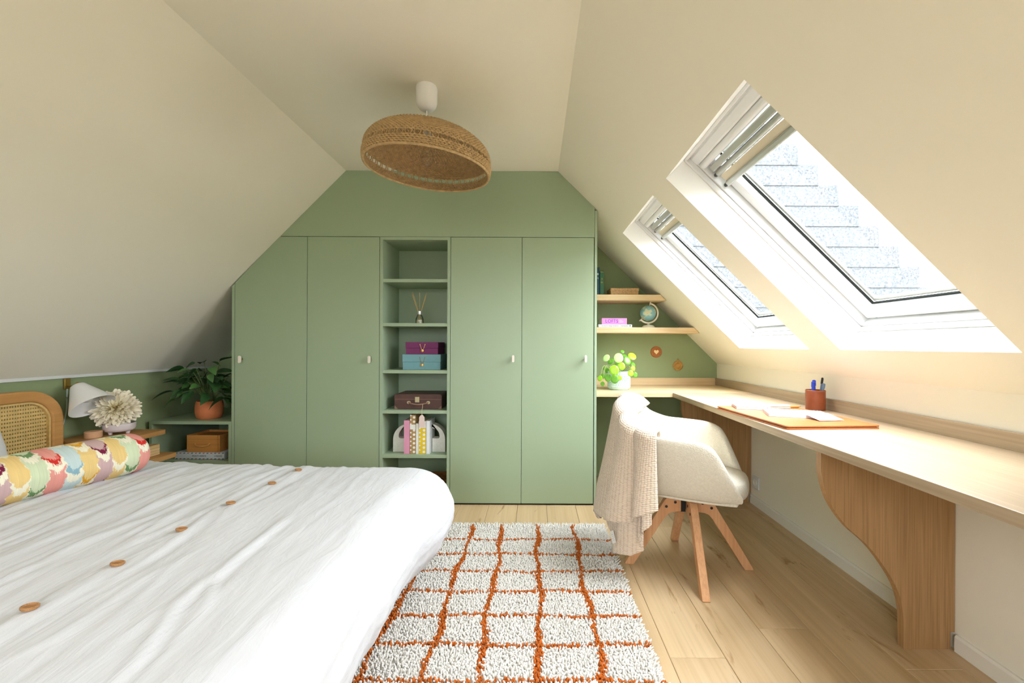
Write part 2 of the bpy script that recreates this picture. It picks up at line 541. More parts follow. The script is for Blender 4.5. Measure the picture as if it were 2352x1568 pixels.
# ------------------------------------------------------------------ skylights
def sbox(mb, a0, a1, y0, y1, n0, n1):
    vs = [S(a, y, n) for n in (n0, n1) for y in (y0, y1) for a in (a0, a1)]
    return mb.add(vs, [(0, 2, 3, 1), (4, 5, 7, 6), (0, 1, 5, 4), (2, 6, 7, 3), (0, 4, 6, 2), (1, 3, 7, 5)])
def sring(a0, a1, y0, y1, ins, w, n0, n1, wb=None):
    """four mitred-looking rails: ins = inset of the outer edge, w = rail width"""
    mb = MB()
    wb = wb or w
    A, B, Y0, Y1 = a0 + ins, a1 - ins, y0 + ins, y1 - ins
    sbox(mb, A, B, Y0, Y0 + w, n0, n1); sbox(mb, A, B, Y1 - w, Y1, n0, n1)
    sbox(mb, A, A + w, Y0 + w, Y1 - w, n0, n1); sbox(mb, B - wb, B, Y0 + w, Y1 - w, n0, n1)
    return mb
for k, (y0, y1) in enumerate(SKY):
    loc = S(A0, y0, 0)
    win = thing('window_%d' % (k + 1), loc, ['large white roof window over the desk, nearest the viewer', 'white roof window beside the oak corner shelves',
                                             'added white roof window behind the viewer, for fill light'][k], None)
    win['kind'] = 'structure'
    t = 0.02
    mb = MB()
    sbox(mb, A0 - t, A0, y0 - t, y1 + t, 0.0015, 0.15); sbox(mb, A1, A1 + t, y0 - t, y1 + t, 0.0015, 0.15)
    sbox(mb, A0, A1, y0 - t, y0, 0.0015, 0.15); sbox(mb, A0, A1, y1, y1 + t, 0.0015, 0.15)
    build(mb, 'lining', M['white_lining'], win)
    build(sring(A0, A1, y0, y1, -0.03, 0.05, 0.135, 0.245), 'frame', M['white'], win, bevel=0.003)
    build(sring(A0, A1, y0, y1, 0.0, 0.012, 0.112, 0.134), 'lining_bead', M['white'], win, bevel=0.003)
    sash = build(sring(A0, A1, y0, y1, 0.024, 0.055, 0.168, 0.232), 'sash', M['white'], win, bevel=0.006)
    build(sring(A0, A1, y0, y1, 0.081, 0.006, 0.196, 0.204), 'glazing_seal', M['dark'], sash)
    build(sring(A0, A1, y0, y1, 0.089, 0.014, 0.206, 0.216), 'glazing_spacer', M['grey_metal'], sash)
    mb = MB(); sbox(mb, A0 + 0.075, A1 - 0.075, y0 + 0.075, y1 - 0.075, 0.2055, 0.2155)
    build(MB().add([S(A0 + 0.075, y0 + 0.075, 0.2175), S(A1 - 0.075, y0 + 0.075, 0.2175), S(A1 - 0.075, y1 - 0.075, 0.2175), S(A0 + 0.075, y1 - 0.075, 0.2175)], [(0, 1, 2, 3)]), 'pane', M['glass'], sash)
    # ventilation bar at the head, with its dark slot and flap
    mb = MB(); sbox(mb, A0 + 0.0, A0 + 0.014, y0 + 0.002, y1 - 0.002, 0.15, 0.158)
    build(mb, 'vent_slot', M['dark'], win)
    mb = MB(); sbox(mb, A0 + 0.016, A0 + 0.062, y0 + 0.004, y1 - 0.004, 0.132, 0.168)
    flap = build(mb, 'vent_flap', M['white'], win, bevel=0.008)
    mb = MB(); mb.tube([S(A0 + 0.078, y0 + 0.02, 0.15), S(A0 + 0.078, y1 - 0.02, 0.15)], 0.018, 12)
    build(mb, 'vent_bar', M['white'], win, smooth=40)
    # rolled-up blind under the head rail
    blind = thing('roller_blind', S(A0 + 0.1, y0, 0.16), ['rolled-up beige roller blind at the head of the large skylight', 'rolled-up beige roller blind at the head of the skylight beside the corner shelves',
                  'rolled-up beige roller blind at the head of the added skylight behind the viewer'][k], 'blind', 'blinds of the roof windows')
    mb = MB(); sbox(mb, A0 + 0.102, A0 + 0.132, y0 + 0.05, y1 - 0.05, 0.138, 0.166)
    build(mb, 'cassette', M['grey_metal'], blind, bevel=0.006)
    mb = MB(); mb.tube([S(A0 + 0.148, y0 + 0.055, 0.152), S(A0 + 0.148, y1 - 0.055, 0.152)], 0.014, 12)
    build(mb, 'roll', M['grey_metal'], blind, smooth=40)
    mb = MB(); sbox(mb, A0 + 0.164, A0 + 0.196, y0 + 0.055, y1 - 0.055, 0.148, 0.152)
    build(mb, 'cloth', M['beige_cloth'], blind)
    mb = MB(); sbox(mb, A0 + 0.196, A0 + 0.222, y0 + 0.05, y1 - 0.05, 0.14, 0.162)
    build(mb, 'bottom_rail', M['grey_metal'], blind, bevel=0.006)
    for ye in (y0 + 0.04, y1 - 0.04):
        for aa in (A0 + 0.148, A0 + 0.209):
            mb = MB(); mb.tube([S(aa, ye - 0.009, 0.15), S(aa, ye + 0.009, 0.15)], 0.009, 10)
            build(mb, 'end_cap', M['black'], blind)

# ------------------------------------------------------------------ the house next door, seen through the skylights
M['slate'] = plain('weathered_roof_tile', (61, 63, 65), 0.7, 0.3, var=0.6, vscale=40)
M['render_wall'] = plain('neighbour_wall', (150, 146, 140), 0.9, 0.2)
nh = thing('neighbour_house', (1.2, 6.3, -2.6), 'grey tile-hung gable of the neighbouring house seen through the roof windows', 'house')
NC, NS = 1.2, 7.60
build(MB().prism([(NC - 6.0, -2.6), (NC + 6.0, -2.6), (NC + 6.0, -0.2), (NC, NS - NC - 0.75), (NC - 6.0, -0.2)], 'y', 6.06, 12.0), 'wall', M['render_wall'], nh)
z = -0.4
while z < NS - NC - 0.3:
    xr = NS - z - 0.24
    hw = xr - NC
    mb = MB().prism([(6.038, z), (6.047, z), (6.058, z + 0.30), (6.05, z + 0.30)], 'x', NC - hw, NC + hw)
    build(mb, 'tile_course', M['slate'], nh)
    z += 0.288

# ================================================================== BUILT-IN GREEN WARDROBES
def slope_left_z(x): return CZ - (CXL - x) * (CZ - KZL) / (CXL - XL)
ZT = 1.788
fas = [(-1.70, ZT + 0.002), (0.40, ZT + 0.002), (0.40, slope_left_z(CXL) - (0.40 - CXR) * (CZ - KZR) / (XR - CXR) - 0.001), (CXR, CZ - 0.001), (CXL, CZ - 0.001)]
struct(MB().prism(fas, 'y', YW, YW + 0.02), 'wall_bulkhead', M['sage'])

def knob(parent, x, z):
    mb = MB()
    pr = rrect(-0.008, 0.008, -0.024, 0.024, 0.008, 5)
    mb.prism([(x + a, z + b) for a, b in pr], 'y', YW - 0.034, YW - 0.021)
    k = build(mb, 'knob', M['knob'], parent, bevel=0.003)
    mb = MB().tube([(x, YW - 0.0215, z), (x, YW - 0.0005, z)], 0.0045, 10)
    build(mb, 'knob_stem', M['brass'], k, smooth=40)
M['knob'] = plain('pale_horn_knob', (232, 222, 206), 0.35, 0.5, var=0.06, vscale=60)

G = 0.0016
# left wardrobe, its corner cut by the roof slope
wl = thing('wardrobe', (-1.52, YW, 0), 'sage green two-door wardrobe with one corner cut by the sloping ceiling', 'wardrobe', 'built-in green wardrobes')
build(MB().prism([(-2.0, 0.012), (-1.035, 0.012), (-1.035, ZT - 0.004), (-1.71, ZT - 0.004), (-2.0, slope_left_z(-2.0) - 0.01)], 'y', YW + 0.024, YB - 0.02), 'body', M['sage'], wl)
build(MB().prism([(-2.02, 0.0), (-2.0015, 0.0), (-2.0015, slope_left_z(-2.0) - 0.014), (-2.02, slope_left_z(-2.02) - 0.014)], 'y', YW, YB - 0.02), 'side_panel', M['sage'], wl)
d1 = build(MB().prism([(-2.0 + G, 0.012), (-1.518 - G, 0.012), (-1.518 - G, ZT - G), (-1.704, ZT - G), (-2.0 + G, slope_left_z(-2.0) - 0.008)], 'y', YW, YW + 0.02), 'door', M['sage'], wl)
d2 = build(MB().box(-1.518 + G, -1.034 - G, YW, YW + 0.02, 0.012, ZT - G), 'door', M['sage'], wl)
knob(d1, -1.949, 0.966); knob(d2, -1.092, 0.969)
# right wardrobe
wr = thing('wardrobe', (-0.08, YW, 0), 'sage green two-door wardrobe between the open shelves and the desk corner', 'wardrobe', 'built-in green wardrobes')
build(MB().box(-0.555, 0.392, YW + 0.024, YB - 0.02, 0.012, ZT - 0.004), 'body', M['sage'], wr)
sp = [(YW, 0.0), (YB - 0.01, 0.0), (YB - 0.01, ZT + 0.18), (YW, ZT + 0.18)]
build(MB().prism(sp, 'x', 0.402, 0.418), 'side_panel', M['sage_edge'], wr)
d1 = build(MB().box(-0.56 + G, -0.083 - G, YW, YW + 0.02, 0.012, ZT - G), 'door', M['sage'], wr)
d2 = build(MB().box(-0.083 + G, 0.398 - G, YW, YW + 0.02, 0.012, ZT - G), 'door', M['sage'], wr)
knob(d1, -0.139, 0.978); knob(d2, 0.341, 0.98)
build(MB().box(-0.56, 0.398, YW + 0.012, YW + 0.022, 0.0, 0.011), 'plinth', M['dark'], wr)
# open shelf tower
tw = thing('open_shelf_unit', (-0.796, YW, 0), 'tall narrow sage green open shelf unit between the two wardrobes', 'shelf')
UX0, UX1 = -1.034 + G, -0.56 - G
UD = 3.20
build(MB().box(UX0, UX0 + 0.02, YW, UD, 0.0, ZT), 'side_panel', M['sage_edge'], tw)
build(MB().box(UX1 - 0.02, UX1, YW, UD, 0.0, ZT), 'side_panel', M['sage_edge'], tw)
build(MB().box(UX0 + 0.02, UX1 - 0.02, YW, UD, ZT - 0.02, ZT), 'top_panel', M['sage_edge'], tw)
build(MB().box(UX0 + 0.02, UX1 - 0.02, YW, UD, 0.0, 0.03), 'bottom_panel', M['sage_edge'], tw)
build(MB().box(UX0 + 0.02, UX1 - 0.02, UD - 0.01, UD, 0.03, ZT - 0.02), 'back_panel', M['sage'], tw)
SH = [1.508, 1.213, 0.898, 0.629, 0.332]
for z in SH:
    build(MB().box(UX0 + 0.02, UX1 - 0.02, YW + 0.004, UD - 0.01, z - 0.022, z), 'shelf_board', M['sage_edge'], tw, bevel=0.001)
# low open cabinet under the slope
lc = thing('low_cabinet', (-2.29, YW, 0), 'low sage green open cabinet under the slope, beside the wardrobe', 'cabinet')
LT = 0.55
build(MB().box(-2.57, -2.022, YW, YB - 0.02, LT - 0.02, LT), 'top_panel', M['sage'], lc)
build(MB().box(-2.57, -2.552, YW, YB - 0.02, 0.0, LT - 0.02), 'side_panel', M['sage'], lc)
build(MB().box(-2.040, -2.022, YW, YB - 0.02, 0.0, LT - 0.02), 'side_panel', M['sage'], lc)
build(MB().box(-2.552, -2.040, YW + 0.004, YB - 0.02, 0.262, 0.284), 'shelf_board', M['sage'], lc)
build(MB().box(-2.552, -2.040, YB - 0.03, YB - 0.02, 0.0, LT - 0.02), 'back_panel', M['sage'], lc)
build(MB().box(-2.552, -2.040, YW + 0.004, YB - 0.03, 0.0, 0.04), 'bottom_panel', M['sage'], lc)

# ================================================================== OAK DESK AND CORNER SHELVES
DZ, DT = 0.751, 0.030
DX = 0.938
desk = thing('corner_desk', (1.2, 2.2, 0), 'long pale oak corner desk fixed along the sloping wall under the skylights', 'desk')
build(MB().prism([(DX, YF + 0.02), (XR - 0.002, YF + 0.02), (XR - 0.002, 2.885), (DX, 2.885)], 'z', DZ - DT, DZ), 'desk_top', M['oak_desk'], desk, bevel=0.0015)
build(MB().prism([(0.421, 2.8855), (XR - 0.002, 2.8855), (XR - 0.002, YB - 0.002), (0.421, YB - 0.002)], 'z', DZ - DT, DZ), 'desk_return', M['oak_x'], desk, bevel=0.0008)
build(MB().box(XR - 0.021, XR - 0.003, YF + 0.02, YB - 0.004, DZ, DZ + 0.056), 'upstand', M['oak_desk'], desk, bevel=0.001)
build(MB().box(0.421, XR - 0.022, YB - 0.021, YB - 0.003, DZ, DZ + 0.056), 'upstand', M['oak_x'], desk, bevel=0.001)
prof = [(1.0175, DZ - DT), (1.0175, 0.66), (1.0206, 0.608), (1.047, 0.522), (1.105, 0.4365), (1.1836, 0.365), (1.2408, 0.293), (1.287, 0.2147), (1.308, 0.136), (1.312, 0.05), (1.312, 0.0)]
cv = [(p.x, p.y) for p in catmull([(a, b, 0) for a, b in prof], 6)]
for yf in (1.51, 2.93):
    pl = cv + [(XR - 0.016, 0.0), (XR - 0.016, 0.06), (XR - 0.002, 0.06), (XR - 0.002, DZ - DT)]
    build(MB().prism(pl, 'y', yf, yf + 0.026), 'support_panel', M['oak_z'], desk, smooth=30)
def slope_right_x(z): return CXR + (CZ - z) * (XR - CXR) / (CZ - KZR)
for z0, z1, nm in ((1.408, 1.452, 'upper oak wall shelf in the corner, cut to the slope, holding the cork box'), (1.163, 1.206, 'lower oak wall shelf in the corner, cut to the slope, holding the globe')):
    mb = MB()
    xa, xb = slope_right_x(z0) - 0.004, slope_right_x(z1) - 0.004
    mb.prism([(0.421, z0), (xa, z0), (xb, z1), (0.421, z1)], 'y', 3.21, YB - 0.001)
    o = build(mb, 'wall_shelf', M['oak_x'], loc=(0.8, 3.35, z0), bevel=0.0015)
    tag(o, nm, 'shelf', 'oak corner shelves')
# power socket by the far support
so = thing('power_socket', (XR - 0.001, 2.86, 0.155), 'small white power socket low on the wall beneath the desk', 'socket')
build(MB().box(XR - 0.010, XR - 0.001, 2.82, 2.90, 0.115, 0.195), 'plate', M['white'], so, bevel=0.003)
build(MB().lathe([(0.022, 0), (0.022, 0.004), (0.018, 0.004), (0.018, 0.001)], 20, Matrix.Translation((XR - 0.010, 2.86, 0.155)) @ Matrix.Rotation(-PI / 2, 4, 'Y')), 'ring', M['skirt'], so)

# ================================================================== THE BED
M['beech'] = wood('beech_headboard', (190, 136, 76), (210, 158, 96), 'y', 1.2, 0.45, streak=0.1)
M['cane'] = plain('woven_cane', (220, 186, 120), 0.6, 0.3, var=0.12, vscale=60)
M['linen'] = plain('white_linen', (212, 212, 214), 0.9, 0.15, var=0.012, vscale=5, sheen=0.1)
M['mattress'] = plain('mattress_cloth', (232, 230, 224), 0.9, 0.2)
M['pillow'] = plain('pale_grey_pillowcase', (226, 224, 224), 0.9, 0.15, bump=0.2, bscale=30, bdist=0.004)
M['button'] = wood('wooden_button', (164, 116, 72), (196, 148, 100), 'x', 10, 0.5)

def linen_bump(m):
    nt = m.node_tree; p = nt.nodes['Principled BSDF']; L = nt.links.new
    tc = nt.nodes.new('ShaderNodeTexCoord')
    mp = nt.nodes.new('ShaderNodeMapping'); mp.inputs['Scale'].default_value = (34, 7, 20)
    mp.inputs['Rotation'].default_value = (0, 0, 0.14)
    L(tc.outputs['Object'], mp.inputs['Vector'])
    n1 = nd(nt, 'ShaderNodeTexNoise', Scale=1.0, Detail=5.0, Roughness=0.55, Distortion=1.2)
    L(mp.outputs[0], n1.inputs['Vector'])
    n2 = nd(nt, 'ShaderNodeTexNoise', Scale=420.0, Detail=1.0)
    L(tc.outputs['Object'], n2.inputs['Vector'])
    b1 = nd(nt, 'ShaderNodeBump', Strength=0.45, Distance=0.006)
    L(n1.outputs['Fac'], b1.inputs['Height'])
    b2 = nd(nt, 'ShaderNodeBump', Strength=0.12, Distance=0.001)
    L(n2.outputs['Fac'], b2.inputs['Height']); L(b1.outputs['Normal'], b2.inputs['Normal'])
    n3 = nd(nt, 'ShaderNodeTexNoise', Scale=4.5, Detail=5.0, Roughness=0.5, Distortion=1.5)
    n3.noise_type = 'RIDGED_MULTIFRACTAL'
    L(tc.outputs['Object'], n3.inputs['Vector'])
    b3 = nd(nt, 'ShaderNodeBump', Strength=0.40, Distance=0.006)
    L(n3.outputs['Fac'], b3.inputs['Height']); L(b2.outputs['Normal'], b3.inputs['Normal'])
    L(b3.outputs['Normal'], p.inputs['Normal'])
linen_bump(M['linen'])

bed = thing('bed', (-1.5, 1.3, 0), 'double bed with a rounded wooden headboard filled with woven cane', 'bed')
HY0, HY1, HZ = 0.34, 2.262, 0.845
def arch(y0, y1, z0, z1, r, n=8, rise=0.0):
    pts = rrect(y0, y1, z0, z1, 0, n, (0.01, 0.01, r, r))
    yc, hw = (y0 + y1) / 2, (y1 - y0) / 2
    return [(a, b + (rise * (1 - ((a - yc) / hw) ** 2) if b > z0 + 0.1 else 0)) for a, b in pts]
mb = MB().ring_prism(arch(HY0, HY1, 0.18, HZ - 0.02, 0.155, 10, 0.02), arch(HY0 + 0.055, HY1 - 0.055, 0.24, HZ - 0.072, 0.10, 10, 0.02), 'x', -2.535, -2.488)
head = build(mb, 'headboard_frame', M['beech'], bed, bevel=0.009, seg=3, smooth=40)
def inside_y(z):
    """half-opening of the cane field at height z"""
    y0, y1, zt, r = HY0 + 0.055, HY1 - 0.055, HZ - 0.072, 0.10
    if z > zt - r:
        d = math.sqrt(max(r * r - (z - (zt - r)) ** 2, 0))
        return y0 + r - d, y1 - r + d
    return y0, y1
mb = MB()
z = 0.40
while z < HZ - 0.078:
    a, b = inside_y(z)
    mb.box(-2.5135, -2.5105, a + 0.004, b - 0.004, z - 0.0068, z + 0.0042)
    z += 0.0185
yy = 1.15
while yy < HY1 - 0.06:
    zt = HZ - 0.072
    r, yc = 0.10, HY1 - 0.055 - 0.10
    if yy > yc: zt = zt - r + math.sqrt(max(r * r - (yy - yc) ** 2, 0))
    mb.box(-2.5165, -2.514, yy - 0.0032, yy + 0.0032, 0.40, zt - 0.004)
    yy += 0.0105
cn = build(mb, 'cane_weave', M['cane'], bed); cn['kind'] = 'stuff'
build(MB().ring_prism(arch(HY0 + 0.056, HY1 - 0.056, 0.241, HZ - 0.073, 0.099, 10, 0.02), arch(HY0 + 0.064, HY1 - 0.064, 0.255, HZ - 0.082, 0.092, 10, 0.02), 'x', -2.512, -2.497), 'cane_edging', M['cane'], bed)
for yy in (HY0 + 0.005, HY1 - 0.06):
    build(MB().box(-2.532, -2.491, yy, yy + 0.055, 0.0, 0.19), 'leg', M['beech'], bed)
for yy in (0.50, 2.02):
    build(MB().box(-0.66, -0.60, yy + 0.02, yy + 0.08 - 0.02, 0.026, 0.14), 'leg', M['beech'], bed)
build(MB().box(-2.487, -0.58, 0.52, 0.55, 0.13, 0.25), 'side_rail', M['beech'], bed)
build(MB().box(-2.487, -0.58, 2.05, 2.08, 0.13, 0.25), 'side_rail', M['beech'], bed)
build(MB().box(-0.61, -0.58, 0.551, 2.049, 0.13, 0.25), 'end_rail', M['beech'], bed)
build(MB().box(-2.487, -0.611, 0.551, 2.049, 0.19, 0.205), 'slat_base', M['beech'], bed)
mt = build(MB().box(-2.47, -0.615, 0.56, 2.04, 0.2055, 0.435), 'mattress', M['mattress'], loc=(-1.54, 1.3, 0.2055), bevel=0.03, seg=3)
tag(mt, 'white mattress on the bed under the linen duvet', 'mattress')

# duvet: a rounded drape over the foot and the sides, with creases running across the bed
DUX0, DUX1, DUY0, DUY1 = -2.02, -0.575, 0.62, 1.965
RQ = 0.135
HANG = 0.50
def duvet_profile(d):
    """arc length past the edge -> (outward, drop)"""
    q = RQ * PI / 2
    if d <= q: return RQ * math.sin(d / RQ), RQ * (1 - math.cos(d / RQ))
    e = d - q
    L = HANG - q
    t = e / L
    return RQ + float(np.interp(t, (0, .15, .35, .55, .75, .9, 1), (0, .010, .006, -.018, -.055, -.085, -.11))), RQ + e * (0.98 - 0.2 * max(t - 0.8, 0))
def fbm(x, y, z=0.0):
    return mnoise.noise((x, y, z)) + 0.5 * mnoise.noise((2 * x + 7, 2 * y, z)) + 0.25 * mnoise.noise((4 * x, 4 * y + 3, z))
def duvet_pt(u, v):
    """u along the bed (0 at the head), v across (metres, past the edges included)"""
    du = max(u - DUX1, 0.0)
    dv = (v - DUY1) if v > DUY1 else ((v - DUY0) if v < DUY0 else 0.0)
    bx, by = min(u, DUX1), min(max(v, DUY0), DUY1)
    d = max(abs(du), abs(dv))
    base = 0.497 + 0.018 * math.sin((by - DUY0) / (DUY1 - DUY0) * PI) * math.sin(min((bx - DUX0) / (DUX1 - DUX0), 1) * PI * 0.75 + 0.4)
    s = (-1.32 - 0.05 * math.sin(by * 4) - bx) / 0.10
    base += 0.018 / (1 + math.exp(-max(min(s, 30), -30)))
    if d < 1e-9:
        p = Vector((bx, by, base)); nrm = Vector((0, 0, 1)); o_, dr = 0, 0
    else:
        o_, dr = duvet_profile(d)
        w = Vector((du, dv)).normalized()
        ff = min(max((v - 1.50) / 0.42, 0), 1); ff = ff * ff * (3 - 2 * ff)
        sw = 0.062 * ff * min(du / 0.22, 1) * (1 - 0.3 * max(du - 0.38, 0) / 0.12)
        p = Vector((bx + w.x * o_ + sw, by + w.y * o_, base - dr))
        k = min(d / (RQ * PI / 2), 1)
        nrm = Vector((w.x * math.sin(k * PI / 2), w.y * math.sin(k * PI / 2), math.cos(k * PI / 2)))
    # creases
    wx = u + 0.10 * mnoise.noise((u * 1.7, v * 1.3, 1.0)) + 0.05 * v
    a = 0.0
    c1 = fbm(wx * 11.0, v * 1.1 + 3.1, 0.3)
    c2 = fbm(wx * 22.0, v * 2.4 + 9.1, 2.3)
    k_ = 1 / (1 + math.exp((u + 1.0) / 0.09)) * 0.75 + 0.25
    a += 0.0095 * (1 - min(abs(c1) * 2.6, 1)) ** 2 * k_
    a += 0.0042 * (1 - min(abs(c2) * 2.2, 1)) ** 2 * k_
    a += 0.009 * fbm(u * 2.4, v * 2.0, 5.0)
    if du > 0.02:
        c3 = fbm(v * 7.0, u * 2.0, 8.0)
        a += 0.012 * c3 * min(du / 0.2, 1)
    if dv > 0.02:
        c3 = fbm(u * 7.0, v * 2.0, 18.0)
        a += 0.012 * c3 * min(dv / 0.2, 1)
    # button placket: a shallow seam with a raised band
    q = (u + 1.036) / 0.03
    a += 0.004 * math.exp(-(q * q)) - 0.0035 * math.exp(-((q - 1.9) ** 2) * 2.5)
    # two long S-shaped pleats towards the foot
    if -0.86 < u < -0.66 and 0.70 < v < 1.42:
        for cy, cx in (((0.90, 0.96, 1.005, 1.095, 1.348, 1.40), (-0.70, -0.728, -0.762, -0.777, -0.795, -0.80)), ((0.70, 0.774, 0.828, 0.915, 0.996, 1.06), (-0.70, -0.713, -0.733, -0.767, -0.78, -0.785))):
            if cy[0] <= v <= cy[-1]:
                e_ = u - float(np.interp(v, cy, cx))
                w_ = math.sin(PI * (v - cy[0]) / (cy[-1] - cy[0])) ** 0.6
                a += w_ * (0.008 * math.exp(-(e_ / 0.014) ** 2) - 0.006 * math.exp(-((e_ - 0.022) / 0.011) ** 2))
    return p + nrm * a
us = list(np.arange(DUX0, DUX1 + HANG, 0.0095))
vs_ = list(np.arange(DUY0 - HANG, DUY1 + HANG + 0.006, 0.0115))
mb = MB()
mb.add([duvet_pt(float(u), float(v)) for u in us for v in vs_],
       [(i * len(vs_) + j, (i + 1) * len(vs_) + j, (i + 1) * len(vs_) + j + 1, i * len(vs_) + j + 1) for i in range(len(us) - 1) for j in range(len(vs_) - 1)])
duvet = build(mb, 'duvet', M['linen'], loc=(-1.3, 1.3, 0.45), smooth=180)
sol = duvet.modifiers.new('thickness', 'SOLIDIFY'); sol.thickness = 0.012; sol.offset = -1.0
tag(duvet, 'crumpled white linen duvet with wooden buttons spread over the bed', 'duvet')
me_b = None
for yb in (0.68, 0.878, 1.063, 1.256, 1.46, 1.69, 1.878):
    p = duvet_pt(-1.036, yb)
    if me_b is None:
        bm_ = MB().lathe([(0.0, -0.002), (0.012, -0.002), (0.0145, 0.001), (0.0145, 0.004), (0.012, 0.0055), (0.0095, 0.0028), (0.0, 0.0028)], 20)
        me_b = bm_.mesh('button', 40)
    m = Matrix.Translation(p - Vector((-1.3, 1.3, 0.45)) + Vector((0, 0, 0.003))) @ Matrix.Rotation(0.12, 4, 'Y') @ Matrix.Rotation(-0.1, 4, 'X')
    link('button', me_b, M['button'], duvet, m)

# pillow standing against the headboard
def pillow_fn(hw, hh, th):
    def fn(u, v):
        a = u * 2 - 1; b = v * 2 - 1
        k = (1 - abs(a) ** 2.6) * (1 - abs(b) ** 2.6)
        return a, b, th * max(k, 0) ** 0.42
    return fn
def pillow(name, mtx, hw, hh, th, label, cat, mat):
    fn = pillow_fn(hw, hh, th)
    mb = MB()
    def shape(u, v, s):
        a, b, t = fn(u, v)
        pin = 1 - 0.07 * (1 - abs(a)) * 1.0 if False else 1.0
        x_ = a * hw * (1 - 0.05 * (1 - abs(b) ** 2) * abs(a) ** 6)
        y_ = b * hh * (1 - 0.06 * (1 - abs(a) ** 2) * abs(b) ** 6)
        t += 0.006 * mnoise.noise((a * 3, b * 3, s * 4.0))* (1 if t > 0.01 else 0)
        return mtx @ Vector((x_, y_, s * t))
    mb.grid(lambda u, v: shape(u, v, 1), 34, 26)
    mb.grid(lambda u, v: shape(u, v, -1), 34, 26)
    o = build(mb, name, mat, loc=tuple(mtx.translation), smooth=180)
    bm = bmesh.new(); bm.from_mesh(o.data); bmesh.ops.remove_doubles(bm, verts=bm.verts, dist=0.0008); bmesh.ops.recalc_face_normals(bm, faces=bm.faces); bm.to_mesh(o.data); bm.free()
    o.data.polygons.foreach_set('use_smooth', [True] * len(o.data.polygons))
    return tag(o, label, cat)
mp = Matrix.Translation((-2.30, 1.50, 0.600)) @ Matrix(((0, -0.34, 0.94, 0), (1, 0, 0, 0), (0, 0.94, 0.34, 0), (0, 0, 0, 1)))
pillow('pillow', mp, 0.37, 0.155, 0.075, 'pale grey pillow leaning on the cane headboard behind the bolster', 'pillow', M['pillow'])

# ikat bolster
bA, bB = Vector((-1.905, 0.80, 0.608)), Vector((-1.690, 1.835, 0.608))
ax = (bB - bA).normalized()
BL = (bB - bA).length
side = Vector((0, 0, 1)).cross(ax).normalized()
upv = ax.cross(side)
BR = 0.088
NU, NV = 560, 270
COLS = {'cream': (238, 232, 208), 'red': (206, 48, 40), 'pink': (226, 152, 140), 'green': (110, 146, 96), 'pale': (206, 216, 180),
        'blue': (142, 178, 190), 'sky': (196, 212, 210), 'plum': (120, 30, 62), 'mauve': (200, 168, 166), 'gold': (222, 160, 40), 'sand': (230, 198, 130)}
COLS = {k: np.array(lin(v)[:3]) for k, v in COLS.items()}
SEQ = [('plum', 'mauve'), ('sand', 'sand'), ('green', 'pale'), ('red', 'pink'), ('blue', 'sky'), ('gold', 'sand')]
mb = MB()
colr = []
CW = 0.047
for i in range(NU):
    t = i / (NU - 1)
    s = t * BL
    e = min(s, BL - s)
    rr = BR * (1 - max(1 - e / 0.045, 0) ** 2.2) ** 0.5 if e < 0.045 else BR
    rr *= 1 + 0.02 * math.sin(s * 9.0)
    for j in range(NV):
        a = 2 * PI * j / NV
        c, sn = math.cos(a), math.sin(a)
        q = rr * (1 + 0.025 * mnoise.noise((s * 6, c * 2, sn * 2)))
        mb.v.append(tuple(bA + ax * s + side * (c * q * 1.06) + upv * (sn * q * 0.93)))
        # print: streaky ikat lobes in columns round the roll
        w = s / CW + 0.22 * mnoise.noise((s * 22, a * 5, 3.0))
        k = math.floor(w); fx = w - k - 0.5
        dk, lt = SEQ[k % 6]
        jit = 0.085 * mnoise.noise((s * 900, a * 0.6, 1.0))
        vv = a * 3.3 / (2 * PI) + (0.5 if k % 2 else 0.0) + 0.17 * k + jit
        f = vv - math.floor(vv)
        archy = 0.20 * (1 - (2 * fx) ** 2)
        width = 0.5 - 0.12 * mnoise.noise((a * 3, k, 0.0))
        col_ = COLS['cream']
        if abs(fx) < width:
            g = f - archy
            if 0.14 < g < 0.27: col_ = COLS[dk]
            elif g <= 0.14:
                q_ = min(max((g + 0.52) / 0.30 + 0.5 * mnoise.noise((s * 800, 2.0, 5.0)), 0), 1)
                col_ = COLS[lt] * q_ + COLS['cream'] * (1 - q_)
            elif g < 0.45: col_ = COLS['cream']
            else: col_ = COLS[lt]
        st = 1 + 0.10 * mnoise.noise((s * 700, a * 0.8, 7.0))
        colr.append(col_ * st)
for i in range(NU - 1):
    for j in range(NV):
        j2 = (j + 1) % NV
        mb.f.append((i * NV + j, i * NV + j2, (i + 1) * NV + j2, (i + 1) * NV + j))
mb.f += [tuple(range(NV - 1, -1, -1)), tuple((NU - 1) * NV + j for j in range(NV))]
bol = build(mb, 'bolster', vcol_mat('ikat_print', 0.85, 0.25), loc=tuple((bA + bB) / 2 - Vector((0, 0, BR))), smooth=60)
att = bol.data.color_attributes.new('print', 'FLOAT_COLOR', 'POINT')
arr = np.ones((len(colr), 4), np.float32); arr[:, :3] = np.clip(np.array(colr), 0, 1)
att.data.foreach_set('color', arr.ravel())
tag(bol, 'round bolster cushion in a multicoloured ikat print lying across the bed', 'cushion')

